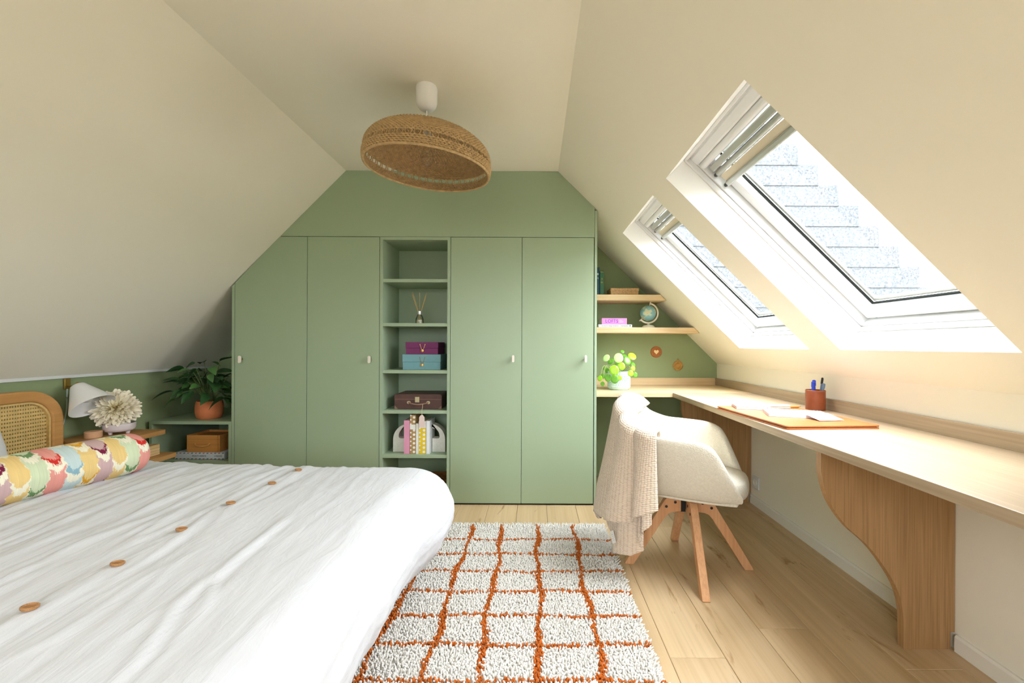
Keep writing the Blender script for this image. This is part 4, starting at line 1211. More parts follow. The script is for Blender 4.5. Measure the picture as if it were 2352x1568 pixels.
for i in range(len(pts) - 1):
    mb.add([(outer[i][0], gc.y - 0.006, outer[i][1]), (outer[i + 1][0], gc.y - 0.006, outer[i + 1][1]), (inner[i + 1][0], gc.y - 0.006, inner[i + 1][1]), (inner[i][0], gc.y - 0.006, inner[i][1]),
            (outer[i][0], gc.y + 0.006, outer[i][1]), (outer[i + 1][0], gc.y + 0.006, outer[i + 1][1]), (inner[i + 1][0], gc.y + 0.006, inner[i + 1][1]), (inner[i][0], gc.y + 0.006, inner[i][1])],
           [(0, 1, 2, 3), (7, 6, 5, 4), (0, 4, 5, 1), (3, 2, 6, 7)])
build(mb, 'meridian_arm', M['cream_plastic'], gl)
for e in (0, -1):
    build(MB().tube([(pts[e][0], gc.y, pts[e][1]), (gc.x + (pts[e][0] - gc.x) * 0.82, gc.y, gc.z + (pts[e][1] - gc.z) * 0.82)], 0.004, 8), 'axis_pin', M['cream_plastic'], gl)
    build(MB().tube([(pts[e][0], gc.y, pts[e][1]), (gc.x + (pts[e][0] - gc.x) * 1.2, gc.y, gc.z + (pts[e][1] - gc.z) * 1.2)], 0.0055, 8), 'axis_cap', M['cream_plastic'], gl)
SM = Matrix.Translation((gc.x + 0.004, gc.y, z2_))
build(MB().lathe([(0.0, 0), (0.052, 0), (0.053, 0.004), (0.046, 0.010), (0.038, 0.019), (0.018, 0.023), (0.009, 0.027), (0.008, 0.036), (0.0, 0.038)], 32, SM), 'base', M['cream_plastic'], gl, smooth=50)

# pilea in its embossed pot on the desk
M['mint'] = plain('mint_glaze', (196, 222, 214), 0.35, 0.5, var=0.03, vscale=20)
M['pilea_a'] = plain('pilea_leaf_bright', (158, 206, 44), 0.3, 0.5, var=0.12, vscale=14)
M['pilea_b'] = plain('pilea_leaf_deep', (104, 164, 48), 0.3, 0.5, var=0.15, vscale=14)
M['pilea_c'] = plain('pilea_leaf_pale', (190, 226, 140), 0.3, 0.5, var=0.06, vscale=14)
M['pilea_stem'] = plain('pilea_stem', (176, 196, 110), 0.5)
pc = Vector((0.614, 3.09, DZ + 0.0005))
pi_ = thing('pilea_plant', tuple(pc), 'bright green pilea with round leaves in a mint embossed pot on the desk corner', 'plant')
QM = Matrix.Translation(pc)
build(MB().lathe([(0.0, 0), (0.068, 0), (0.070, 0.004), (0.078, 0.010), (0.081, 0.020), (0.081, 0.132), (0.079, 0.134), (0.075, 0.132), (0.075, 0.116), (0.0, 0.114)], 44, QM), 'pot', M['mint'], pi_, smooth=40)
build(MB().lathe([(0.0, 0.116), (0.0745, 0.1165), (0.0745, 0.1155), (0.0, 0.1145)], 24, QM), 'soil', M['soil'], pi_)
mb = MB()
for row in range(7):
    for k in range(34):
        a = 2 * PI * (k + 0.5 * (row % 2)) / 34
        c = pc + Vector((0.081 * math.cos(a), 0.081 * math.sin(a), 0.026 + row * 0.0145))
        if math.sin(a) > 0.3: continue
        q = Vector((math.cos(a), math.sin(a), 0)).to_track_quat('Z', 'Y').to_matrix().to_4x4()
        mb.lathe([(0.0055, 0.0), (0.0048, 0.0014), (0.0, 0.002)], 7, Matrix.Translation(c) @ q, cap=False)
e_ = build(mb, 'embossed_scales', M['mint'], pi_, smooth=60); e_['kind'] = 'stuff'
def round_leaf(r):
    mb = MB()
    n = 18
    vs = [Vector((0, 0, 0))]
    for ring, f in ((0.5, 0.10), (0.85, 0.05), (1.0, -0.06)):
        for k in range(n):
            a = 2 * PI * k / n
            vs.append(Vector((ring * math.cos(a) * 0.93, ring * math.sin(a) * 1.03, f - 0.1 * 0)) * r)
    fs = [(0, 1 + k, 1 + (k + 1) % n) for k in range(n)]
    for q in range(2):
        for k in range(n):
            k2 = (k + 1) % n
            fs.append((1 + q * n + k, 1 + (q + 1) * n + k, 1 + (q + 1) * n + k2, 1 + q * n + k2))
    mb.add(vs, fs)
    return mb.mesh('leaf', 180)
rlm = {k: round_leaf(1.0) for k in 'abc'}
PIL = [(320, 400, 88, 'c', 0), (420, 480, 82, 'b', 3), (597, 400, 112, 'c', -4), (685, 255, 50, 'b', 4), (905, 360, 100, 'a', 0), (800, 460, 98, 'b', -2), (925, 545, 62, 'b', 2), (660, 590, 92, 'a', -5),
       (500, 680, 116, 'a', -7), (285, 635, 42, 'b', 2), (340, 690, 55, 'b', 3), (250, 810, 58, 'b', 1), (180, 860, 66, 'a', -2), (240, 985, 52, 'b', -3), (360, 850, 82, 'b', -5), (510, 880, 95, 'b', -9),
       (620, 850, 60, 'a', -8), (870, 745, 72, 'a', -7), (975, 780, 58, 'b', -5), (925, 630, 60, 'a', -1), (560, 520, 60, 'b', 4), (740, 350, 60, 'b', 4)]
rq = random.Random(21)
for zx, zy, r, kd, dy in PIL:
    Yp = 3.06 + dy * 0.012
    P_ = Vector(((133 + zx / 9.8) * Yp / 980, Yp, 1.07 + (12 - zy / 9.8) * Yp / 980))
    rad = r / 9.8 * Yp / 980
    out = P_ - (pc + Vector((0, 0, 0.16)))
    d = (Vector((-0.10, -0.85, 0.30)) + out.normalized() * 0.55 + Vector((rq.uniform(-0.25, 0.25), rq.uniform(-0.1, 0.1), rq.uniform(-0.2, 0.25)))).normalized()
    q = d.to_track_quat('Z', 'Y').to_matrix().to_4x4()
    link('leaf', rlm[kd], M['pilea_' + kd], pi_, Matrix.Translation(P_ - pc) @ q @ Matrix.Scale(rad, 4))
    b0 = pc + Vector((out.x * 0.25, 0.0 + rq.uniform(-0.02, 0.02), 0.116))
    mid = b0.lerp(P_, 0.5) + Vector((0, 0.01, 0.03))
    if P_.z < pc.z + 0.13: mid = Vector((pc.x + out.x * 0.8, Yp, pc.z + 0.175))
    build(MB().tube([tuple(p) for p in catmull([b0, mid, P_ - d * 0.002], 4)], 0.0014, 5), 'stem', M['pilea_stem'], pi_)

# wall ornaments
M['copper_disc'] = plain('terracotta_disc', (168, 104, 56), 0.7, 0.3, var=0.15, vscale=60)
M['heart'] = plain('cream_heart', (240, 214, 160), 0.6)
M['gold_sun'] = plain('woven_gold', (180, 136, 66), 0.5, 0.4, var=0.2, vscale=50)
wd = thing('wall_disc', (0.997, YB, 1.017), 'small round terracotta wall ornament with a cream heart', 'ornament', 'round ornaments on the green wall')
build(MB().lathe([(0.0, 0), (0.046, 0), (0.046, 0.004), (0.043, 0.007), (0.0, 0.007)], 36, front(0.997, YB - 0.0005, 1.017)), 'disc', M['copper_disc'], wd, smooth=40)
hp = []
for a in np.linspace(0, 2 * PI, 28, endpoint=False):
    hp.append((0.997 + 0.0013 * 16 * math.sin(a) ** 3 * 0.95, 1.018 + 0.0013 * (13 * math.cos(a) - 5 * math.cos(2 * a) - 2 * math.cos(3 * a) - math.cos(4 * a))))
build(MB().prism(hp, 'y', YB - 0.0095, YB - 0.0075), 'heart', M['heart'], wd)
sd = thing('sun_ornament', (1.175, YB, 0.906), 'small golden sun-shaped wall ornament with a hanging loop', 'ornament', 'round ornaments on the green wall')
build(MB().lathe([(0.0, 0), (0.040, 0), (0.040, 0.004), (0.030, 0.008), (0.022, 0.008), (0.018, 0.012), (0.0, 0.014)], 36, front(1.175, YB - 0.0005, 0.906)), 'disc', M['gold_sun'], sd, smooth=30)
for k in range(28):
    a = 2 * PI * k / 28
    d = Vector((math.cos(a), 0, math.sin(a)))
    c0 = Vector((1.175, YB - 0.006, 0.906))
    build(MB().tube([c0 + d * 0.028, c0 + d * 0.043], [0.0032, 0.0016], 6), 'ray', M['gold_sun'], sd)
build(MB().tube([(1.175 + 0.008 * math.cos(a), YB - 0.005, 0.955 + 0.009 * math.sin(a)) for a in np.linspace(0, 2 * PI, 14, endpoint=False)], 0.002, 6, closed=True), 'loop', M['gold_sun'], sd)

# ================================================================== THINGS ON THE DESK
M['tan'] = plain('tan_leather', (178, 102, 52), 0.38, 0.5, var=0.05, vscale=8, bump=0.08, bscale=300, bdist=0.0008)
M['tan_dark'] = plain('tan_leather_edge', (150, 78, 36), 0.5)
M['paper'] = plain('white_paper', (226, 227, 233), 0.7, 0.2)
M['paper_edge'] = plain('paper_edge', (206, 204, 214), 0.8)
mat_o = thing('desk_folder', (1.13, 1.92, DZ + 0.0005), 'large tan leather desk folder lying on the oak desk', 'folder')
FM = Matrix.Translation((1.132, 1.905, DZ + 0.0005)) @ Matrix.Rotation(math.radians(4.0), 4, 'Z')
build(MB().prism(rrect(-0.19, 0.19, -0.27, 0.27, 0.012, 4), 'z', 0, 0.0055, FM), 'lower_cover', M['tan'], mat_o, bevel=0.001)
build(MB().prism(rrect(-0.184, 0.186, -0.264, 0.264, 0.012, 4), 'z', 0.0057, 0.0088, FM), 'felt_filling', M['tan_dark'], mat_o)
build(MB().prism(rrect(-0.189, 0.191, -0.27, 0.27, 0.012, 4), 'z', 0.009, 0.0145, FM), 'upper_cover', M['tan'], mat_o, bevel=0.0015)
fz = DZ + 0.0155
# spiral notebook
nb = thing('spiral_notebook', (1.17, 1.93, fz), 'open white spiral notebook lying on the tan folder', 'notebook')
NM = Matrix.Translation((1.155, 1.885, fz + 0.001)) @ Matrix.Rotation(math.radians(-20), 4, 'Z')
build(MB().prism(rrect(-0.118, 0.118, -0.085, 0.085, 0.006, 3), 'z', 0, 0.010, NM), 'page_block', M['paper'], nb)
build(MB().prism(rrect(-0.119, 0.119, -0.086, 0.086, 0.006, 3), 'z', -0.0008, -0.0001, NM), 'back_cover', M['paper_edge'], nb)
build(MB().prism(rrect(-0.118, 0.060, -0.083, 0.083, 0.004, 3), 'z', 0.0102, 0.0106, NM), 'top_page', M['paper'], nb)
for k in range(17):
    c = NM @ Vector((-0.104 + k * 0.013, 0.086, 0.005))
    pts = [c + (NM.to_3x3() @ Vector((0, 0.006 * math.cos(a), 0.0072 * math.sin(a)))) for a in np.linspace(0, 2 * PI, 10, endpoint=False)]
    build(MB().tube(pts, 0.0009, 5, closed=True), 'wire_loop', M['silver'], nb)
wash = [plain('sticker_wash_' + n, c, 0.7) for n, c in (('rose', (240, 216, 216)), ('sage', (224, 232, 208)), ('yellow', (244, 240, 200)))]
for k in range(9):
    c = Vector((-0.02 + 0.026 * (k % 3), -0.055 + 0.028 * (k // 3), 0.0108))
    build(MB().lathe([(0.0, 0), (0.009, 0), (0.009, 0.0002), (0, 0.0002)], 12, NM @ Matrix.Translation(c)), 'coloured_sticker', wash[k % 3], nb)
# loose paper card with highlighted lines
lp = thing('paper_card', (1.22, 1.75, fz), 'small white printed card poking out from under the notebook edge', 'paper')
LPM = Matrix.Translation((1.205, 1.772, fz + 0.0092)) @ Matrix.Rotation(math.radians(8), 4, 'Z') @ Matrix.Rotation(math.radians(11), 4, 'X')
build(MB().box(-0.055, 0.055, -0.04, 0.04, 0, 0.0012, LPM), 'sheet', M['paper'], lp)
build(MB().box(0.01, 0.045, -0.012, 0.0, 0.0013, 0.0015, LPM), 'yellow_line', wash[2], lp)
build(MB().box(-0.03, 0.005, 0.01, 0.02, 0.0013, 0.0015, LPM), 'sage_line', wash[1], lp)
# small notepad
sn = thing('notepad', (1.03, 2.09, fz), 'small thick white notepad on the far corner of the tan folder', 'notepad')
SNM = Matrix.Translation((1.062, 2.095, fz)) @ Matrix.Rotation(math.radians(-14), 4, 'Z')
build(MB().box(-0.075, 0.075, -0.062, 0.062, 0.0002, 0.0018, SNM), 'back_cover', M['paper_edge'], sn)
build(MB().box(-0.073, 0.073, -0.060, 0.060, 0.0019, 0.0118, SNM), 'page_block', M['paper'], sn)
build(MB().box(-0.075, 0.075, -0.062, 0.062, 0.0119, 0.0138, SNM), 'front_cover', M['paper'], sn)
# glasses case / pen on the pad
M['pale_green_metal'] = plain('pale_green_pen_case', (196, 204, 190), 0.3, 0.5, metallic=0.3)
pn = thing('pen_case', (1.16, 2.12, fz), 'slim pale green pen case lying behind the notebook', 'pen case')
PNM = Matrix.Translation((1.175, 2.085, fz + 0.0002)) @ Matrix.Rotation(math.radians(-2), 4, 'Z')
build(MB().prism(rrect(-0.072, 0.072, -0.022, 0.022, 0.014, 5), 'z', 0, 0.007, PNM), 'base', M['pale_green_metal'], pn, bevel=0.002)
build(MB().prism(rrect(-0.072, 0.072, -0.022, 0.022, 0.014, 5), 'z', 0.0075, 0.016, PNM), 'lid', M['pale_green_metal'], pn, bevel=0.003)
pe = thing('pen', (1.27, 2.09, fz), 'thin brown pen lying beside the pale green pen case', 'pen')
build(MB().tube([(1.255, 2.093, fz + 0.0062), (1.300, 2.098, fz + 0.0062)], 0.006, 10), 'barrel', M['honey'], pe, smooth=50)
build(MB().tube([(1.300, 2.098, fz + 0.0062), (1.314, 2.0995, fz + 0.0062)], [0.006, 0.0015], 10), 'tip', M['latch'], pe, smooth=50)
# leather pen cup with pens
M['cup_leather'] = plain('chestnut_leather', (140, 72, 40), 0.45, 0.45, var=0.1, vscale=30, bump=0.15, bscale=200, bdist=0.001)
ccx, ccy = 1.415, 2.145
cp = thing('pen_cup', (ccx, ccy, DZ + 0.0005), 'round chestnut leather pen cup on the desk against the upstand', 'cup')
CM = Matrix.Translation((ccx, ccy, DZ + 0.0005))
build(MB().lathe([(0.0, 0), (0.043, 0), (0.0435, 0.002), (0.0435, 0.098), (0.042, 0.0995), (0.0395, 0.098), (0.0395, 0.006), (0.0, 0.006)], 36, CM), 'shell', M['cup_leather'], cp, smooth=40)
build(MB().lathe([(0.0437, 0.092), (0.0442, 0.093), (0.0442, 0.0945), (0.0437, 0.0955)], 36, CM, cap=False), 'stitched_band', M['tan_dark'], cp, smooth=40)
M['blue_ink'] = plain('blue_plastic', (30, 62, 190), 0.3, 0.5)
M['grey_blue'] = plain('grey_blue_plastic', (110, 132, 160), 0.35, 0.5)
def pen(x, y, tx, ty, L, r, mat, label, nm='pen', tipm=None):
    base = Vector((ccx + x, ccy + y, DZ + 0.0075)); d = Vector((tx, ty, 1)).normalized()
    o = thing(nm, tuple(base), label, nm.replace('_', ' '), 'pens in the leather cup')
    build(MB().tube([base, base + d * L * 0.8], r, 10), 'barrel', mat, o, smooth=50)
    build(MB().tube([base + d * L * 0.8, base + d * L * 0.985, base + d * L], [r * 1.25, r * 1.25, r * 0.6], 10), 'cap', tipm or mat, o, smooth=50)
    n_ = d.cross(Vector((1, 0.2, 0))).normalized()
    build(MB().tube([base + d * L * 0.97 - n_ * r * 1.6, base + d * L * 0.80 - n_ * r * 1.6], 0.0012, 6), 'clip', tipm or mat, o)
pen(-0.022, -0.010, 0.02, -0.02, 0.135, 0.0068, M['blue_ink'], 'blue capped pen standing upright in the leather cup')
pen(-0.006, -0.004, -0.02, 0.02, 0.142, 0.0062, M['blue_ink'], 'taller blue capped pen beside the first in the leather cup')
pen(0.010, -0.020, 0.13, -0.02, 0.128, 0.0055, M['grey_blue'], 'grey-blue pen leaning out of the leather cup')
pen(0.016, 0.004, 0.12, -0.03, 0.155, 0.004, M['grey_blue'], 'slim grey-blue brush with a black end in the leather cup', 'brush', M['black'])

# ================================================================== PENDANT LAMP
M['seagrass'] = plain('woven_seagrass', (186, 156, 112), 0.7, 0.2, var=0.15, vscale=60)
M['rose_white'] = plain('white_plastic', (244, 243, 240), 0.5, 0.4)
lx, ly = -0.489, 1.923
pd = thing('pendant_lamp', (lx, ly, 1.85), 'woven seagrass dome pendant lamp hanging from the flat ceiling', 'lamp')
build(MB().lathe([(0.0, -0.108), (0.012, -0.108), (0.030, -0.102), (0.042, -0.086), (0.046, -0.070), (0.047, -0.012), (0.046, -0.004), (0.045, -0.0005), (0.0, -0.0005)], 36, Matrix.Translation((lx, ly, CZ))), 'ceiling_rose', M['rose_white'], pd, smooth=50)
build(MB().tube([(lx, ly, CZ - 0.107), (lx + 0.003, ly, 2.025)], 0.0028, 6), 'cord', M['rose_white'], pd)
DM = Matrix.Translation((lx + 0.018, ly, 2.036)) @ Matrix.Rotation(math.radians(4.2), 4, 'Y') @ Matrix.Rotation(math.radians(1.5), 4, 'X')
RD, HD = 0.273, 0.215
def dome(t):
    """t 0 at the crown, 1 at the rim -> radius, z"""
    if t < 0.80:
        a = t / 0.80 * PI / 2 * 0.93
        return RD * math.sin(a) ** 0.95 * 1.0, -0.122 * (1 - math.cos(a)) - 0.001
    k = (t - 0.80) / 0.20
    r0, z0 = RD * math.sin(PI / 2 * 0.93) ** 0.95, -0.122 * (1 - math.cos(PI / 2 * 0.93)) - 0.001
    return r0 + 0.006 * math.sin(k * PI * 0.8), z0 - k * 0.068
mb = MB()
NR, NSEG = 42, 200
GAP0, GAP1 = 0.835, 0.895
for i in range(NR):
    t = 0.03 + 0.97 * i / (NR - 1)
    if GAP0 < t < GAP1: continue
    r, z = dome(t)
    n = max(int(NSEG * min(1, r / RD + 0.15)), 24)
    n += n % 2
    pts = []
    for k in range(n):
        a = 2 * PI * k / n
        w = 0.0030 * (1 if (k + i) % 2 else -1)
        jit = 0.0012 * mnoise.noise((k * 0.7, i * 1.3, 0))
        ta = PI / 2 * t
        pts.append(DM @ Vector(((r + w * math.sin(ta)) * math.cos(a), (r + w * math.sin(ta)) * math.sin(a), z + w * math.cos(ta) + jit)))
    mb.tube(pts, 0.0046, 5, closed=True)
wv = build(mb, 'woven_coils', M['seagrass'], pd, smooth=60); wv['kind'] = 'stuff'
mb = MB()
for k in range(100):
    a = 2 * PI * k / 100 + 0.01 * mnoise.noise((k * 1.7, 0, 0))
    tw = 0.0
    ts = np.linspace(0.10 if k % 2 else 0.35, 1.0, 26)
    pts = []
    for t in ts:
        r, z = dome(float(t))
        sk = 0.018 * math.sin((t - GAP0) / (GAP1 - GAP0) * PI) * (1 if k % 2 else -1) if GAP0 < t < GAP1 else 0
        pts.append(DM @ Vector((r * math.cos(a + sk), r * math.sin(a + sk), z)))
    mb.tube(pts, 0.0026, 5)
rb = build(mb, 'ribs', M['seagrass'], pd, smooth=60); rb['kind'] = 'stuff'
r, z = dome(1.0)
build(MB().tube([DM @ Vector((r * math.cos(a), r * math.sin(a), z - 0.002)) for a in np.linspace(0, 2 * PI, 90, endpoint=False)], 0.0058, 8, closed=True), 'rim', M['seagrass'], pd, smooth=60)
build(MB().lathe([(0.0, 0.004), (0.045, 0.002), (0.047, -0.006), (0.0, -0.006)], 24, DM @ Matrix.Translation((0, 0, -0.001))), 'crown_disc', M['seagrass'], pd, smooth=40)
build(MB().lathe([(0.0, 0.0), (0.018, 0.0), (0.021, -0.01), (0.021, -0.05), (0.019, -0.056), (0.0, -0.056)], 24, Matrix.Translation((lx + 0.003, ly, 2.026))), 'socket', M['rose_white'], pd, smooth=40)
BM_ = Matrix.Translation((lx + 0.003, ly, 1.971))
bb = build(MB().lathe([(0.013, 0.0), (0.014, -0.012), (0.024, -0.034), (0.031, -0.058), (0.028, -0.08), (0.016, -0.094), (0.0, -0.098)], 24, BM_, cap=False), 'bulb', glass_mat('bulb_glass', (0.98, 0.98, 0.97, 1), 0.1, 0.3), pd, smooth=60)
build(MB().tube([(lx + 0.003 + 0.010 * math.cos(a * 2.1), ly + 0.010 * math.sin(a * 2.1), 1.95 - a * 0.012) for a in np.linspace(0, 4, 24)], 0.0008, 5), 'filament', M['latch'], bb)

# ================================================================== RUG
M['rug_white'] = plain('ivory_wool', (224, 219, 210), 0.95, 0.1, var=0.04, vscale=40)
M['rug_rust'] = plain('rust_wool', (188, 100, 40), 0.95, 0.1, var=0.18, vscale=60)
RX0, RX1, RY0, RY1 = -0.96, 0.412, 0.45, 2.50
rug = thing('rug', ((RX0 + RX1) / 2, (RY0 + RY1) / 2, 0), 'shaggy ivory rug with a thin rust-coloured grid on the oak floor', 'rug')
build(MB().prism(rrect(RX0 + 0.006, RX1 - 0.006, RY0 + 0.006, RY1 - 0.006, 0.01, 3), 'z', 0.0002, 0.010), 'backing', M['rug_white'], rug)
VX = [-0.945 + 0.0, -0.745, -0.548, -0.352, -0.176, 0.024, 0.226]
HYs = [2.305 - 0.1617 * k for k in range(12)]
rng = np.random.default_rng(4)
SPC = 0.0074
gx, gy = np.meshgrid(np.arange(RX0 + 0.004, RX1, SPC), np.arange(RY0 + 0.004, RY1, SPC))
gx = gx.ravel(); gy = gy.ravel()
gx = gx + rng.uniform(-0.5, 0.5, gx.size) * SPC; gy = gy + rng.uniform(-0.5, 0.5, gy.size) * SPC
wob = lambda a, s: 0.008 * np.sin(a * 9.0 + s * 2.1) + 0.005 * np.sin(a * 23.0 + s)
rust = np.zeros(gx.size, bool)
for i, vx in enumerate(VX):
    rust |= np.abs(gx - vx - wob(gy, i)) < (0.0098 + 0.003 * np.sin(gy * 15 + i))
for i, hy in enumerate(HYs):
    rust |= np.abs(gy - hy - 0.6 * wob(gx, i + 3.3)) < 0.0062
rust &= (gy < RY1 - 0.02)
hgt = rng.uniform(0.019, 0.027, gx.size) * np.where(rust, 1.06, 1.0)
lean = rng.normal(0, 0.0045, (gx.size, 2))
ang = rng.uniform(0, 2 * np.pi, gx.size)
# the pile spreads a little over the rug's edge
ed = 0.012
lean[:, 0] += np.where(gx > RX1 - 0.02, ed, 0) - np.where(gx < RX0 + 0.02, ed, 0)
lean[:, 1] += np.where(gy > RY1 - 0.025, ed * 1.6, 0) - np.where(gy < RY0 + 0.02, ed, 0)
def tufts(mask, name, mat):
    X, Y_, H_, A_, Ln = gx[mask], gy[mask], hgt[mask], ang[mask], lean[mask]
    n = X.size
    R_ = 0.0040
    V = np.zeros((n, 9, 3), np.float32)
    for k in range(4):
        a = A_ + k * np.pi / 2
        V[:, k, 0] = X + R_ * 0.8 * np.cos(a); V[:, k, 1] = Y_ + R_ * 0.8 * np.sin(a); V[:, k, 2] = 0.008
        V[:, 4 + k, 0] = X + Ln[:, 0] * 0.8 + R_ * 1.05 * np.cos(a + 0.4); V[:, 4 + k, 1] = Y_ + Ln[:, 1] * 0.8 + R_ * 1.05 * np.sin(a + 0.4); V[:, 4 + k, 2] = H_ * 0.82
    V[:, 8, 0] = X + Ln[:, 0]; V[:, 8, 1] = Y_ + Ln[:, 1]; V[:, 8, 2] = H_
    quads = np.array([[0, 1, 5, 4], [1, 2, 6, 5], [2, 3, 7, 6], [3, 0, 4, 7]])
    tris = np.array([[4, 5, 8], [5, 6, 8], [6, 7, 8], [7, 4, 8]])
    off = (np.arange(n) * 9)[:, None, None]
    Q = (quads[None] + off).reshape(-1, 4); T = (tris[None] + off).reshape(-1, 3)
    V = V.reshape(-1, 3) - np.array(WM[rug].translation, np.float32)
    me = bpy.data.meshes.new(name)
    me.vertices.add(len(V)); me.vertices.foreach_set('co', V.ravel())
    loops = np.concatenate([Q.ravel(), T.ravel()]).astype(np.int32)
    me.loops.add(len(loops)); me.loops.foreach_set('vertex_index', loops)
    starts = np.concatenate([np.arange(len(Q)) * 4, len(Q) * 4 + np.arange(len(T)) * 3]).astype(np.int32)
    me.polygons.add(len(starts)); me.polygons.foreach_set('loop_start', starts)
    me.polygons.foreach_set('use_smooth', np.ones(len(starts), bool))
    me.update(calc_edges=True); me.validate()
    o = link(name, me, mat, rug)
    o['kind'] = 'stuff'
    return o
tufts(~rust, 'ivory_pile', M['rug_white'])
tufts(rust, 'rust_pile', M['rug_rust'])

# ================================================================== DESK CHAIR
M['boucle'] = plain('ivory_boucle', (226, 219, 201), 0.95, 0.1, var=0.06, vscale=120, bump=0.8, bscale=230, bdist=0.004, sheen=0.2)
M['beech_leg'] = wood('beech_leg', (206, 150, 104), (222, 170, 124), 'z', 1.2, 0.5, streak=0.12)
CH = Vector((0.752, 2.078, 0))
ROT = math.radians(-27)
chair = thing('desk_chair', tuple(CH), 'ivory boucle tub chair on four splayed beech legs at the desk', 'chair', rotz=ROT)
half = [((0.238, 0.172, 0.392), (0.250, 0.178, 0.408)), ((0.205, 0.180, 0.385), (0.208, 0.222, 0.500)), ((0.160, 0.188, 0.38), (0.158, 0.260, 0.600)), ((0.125, 0.193, 0.38), (0.118, 0.274, 0.640)), ((0.065, 0.197, 0.38), (0.055, 0.287, 0.656)),
        ((-0.04, 0.198, 0.38), (-0.055, 0.296, 0.661)), ((-0.135, 0.187, 0.38), (-0.160, 0.284, 0.668)), ((-0.192, 0.135, 0.38), (-0.240, 0.212, 0.706)), ((-0.215, 0.06, 0.38), (-0.281, 0.108, 0.764)), ((-0.22, 0.0, 0.38), (-0.292, 0.0, 0.782))]
full = half + [((b[0], -b[1], b[2]), (t[0], -t[1], t[2])) for b, t in reversed(half[:-1])]
Bp = catmull([b for b, t in full], 6)
Tp = catmull([t for b, t in full], 6)
NC_ = len(Bp)
def rim_frame(i):
    i = min(max(i, 0), NC_ - 1)
    tg = (Tp[min(i + 1, NC_ - 1)] - Tp[max(i - 1, 0)])
    tg.z = 0; tg.normalize()
    nrm = Vector((-tg.y, tg.x, 0))      # path runs far side -> back -> near side; outward
    c = Vector((Tp[i].x + 0.02, Tp[i].y, 0))
    if nrm.dot(c) < 0: nrm = -nrm
    return Tp[i].copy(), nrm
mb = MB()
TH = 0.036
K = 10
for i in range(NC_):
    t, n = rim_frame(i)
    b = Bp[i]
    h = t.z - b.z
    up = (t - b).normalized()
    hh = max(h, 0.001)
    bul = 0.018 * min(h / 0.2, 1)
    sec = [b, b.lerp(t, 0.3) + n * bul, b.lerp(t, 0.65) + n * bul, t - up * TH * 0.35 + n * 0.002, t - n * TH * 0.18 + up * 0.010, t - n * TH * 0.75 + up * 0.010,
           t - n * TH - up * TH * 0.35, b.lerp(t, 0.65) - n * (TH * 1.05 - bul), b.lerp(t, 0.3) - n * (TH * 1.1 - bul), b - n * TH * 1.1]
    for p in sec: mb.v.append(tuple(p))
for i in range(NC_ - 1):
    for k in range(K):
        k2 = (k + 1) % K
        mb.f.append((i * K + k, i * K + k2, (i + 1) * K + k2, (i + 1) * K + k))
mb.f += [tuple(range(K - 1, -1, -1)), tuple((NC_ - 1) * K + k for k in range(K))]
build(mb, 'tub_shell', M['boucle'], chair, local=True, subsurf=1, smooth=180)
mb = MB()
pts = [Vector((p.x, p.y)) for p in Bp]
pts = [Vector((0.262, 0.10)), Vector((0.262, -0.10))] and pts + [Vector((0.25, -0.10)), Vector((0.255, 0.0)), Vector((0.25, 0.10))]
mb.prism([(p.x * 0.93, p.y * 0.90) for p in pts], 'z', 0.372, 0.392)
build(mb, 'seat_underside', M['boucle'], chair, local=True, bevel=0.006)
# seat pad
def pad(u, v):
    a = u * 2 * PI
    e = 2.8
    c, s = math.cos(a), math.sin(a)
    rx = abs(c) ** (2 / e) * (1 if c >= 0 else -1); ry = abs(s) ** (2 / e) * (1 if s >= 0 else -1)
    t = v
    if t < 0.35: k, z = t / 0.35 * 0.94, 0.386
    elif t < 0.65: q = (t - 0.35) / 0.3 * PI; k, z = 0.94 + 0.06 * math.sin(q), 0.386 + 0.078 * (1 - math.cos(q)) / 2
    else: k = 0.94 * (1 - (t - 0.65) / 0.35); z = 0.464 + 0.012 * (1 - k * k)
    return Vector((0.035 + 0.232 * rx * k, 0.188 * ry * k, z))
build(MB().grid(pad, 48, 20, closeu=True), 'seat_pad', M['boucle'], chair, local=True, smooth=180)
# legs
legp = [(0.036, 0.338), (0.074, 0.343), (0.096, 0.338), (0.114, 0.320), (0.303, 0.004), (0.300, 0.0), (0.262, 0.0), (0.258, 0.004), (0.112, 0.236), (0.094, 0.256), (0.072, 0.264), (0.036, 0.268)]
lmesh = MB().prism(legp, 'y', -0.017, 0.017).mesh('leg')
bolt = MB().lathe([(0.0, 0), (0.0068, 0), (0.0068, 0.0012), (0.005, 0.002), (0.0, 0.002)], 14)
bmesh_ = bolt.mesh('bolt', 40)
for k in range(4):
    a = math.radians(21.5 + 90 * k)
    lg = link('leg', lmesh, M['beech_leg'], chair, Matrix.Rotation(a, 4, 'Z'))
    bv = lg.modifiers.new('bevel', 'BEVEL'); bv.width = 0.004; bv.segments = 2; bv.limit_method = 'ANGLE'
    for r_, z_ in ((0.064, 0.312), (0.106, 0.290)):
        for s_ in (-1, 1):
            m = Matrix.Translation((r_, s_ * 0.0172, z_)) @ Matrix.Rotation(-s_ * PI / 2, 4, 'X')
            link('bolt', bmesh_, M['black'], lg, m)
mb = MB()
for k in range(4):
    a = math.radians(21.5 + 90 * k)
    mb.box(0.0, 0.088, -0.014, 0.014, 0.3455, 0.3525, Matrix.Rotation(a, 4, 'Z'))
    mb.box(0.012, 0.035, -0.003, 0.003, 0.262, 0.346, Matrix.Rotation(a, 4, 'Z'))
build(mb, 'swivel_bracket', M['black'], chair, local=True)
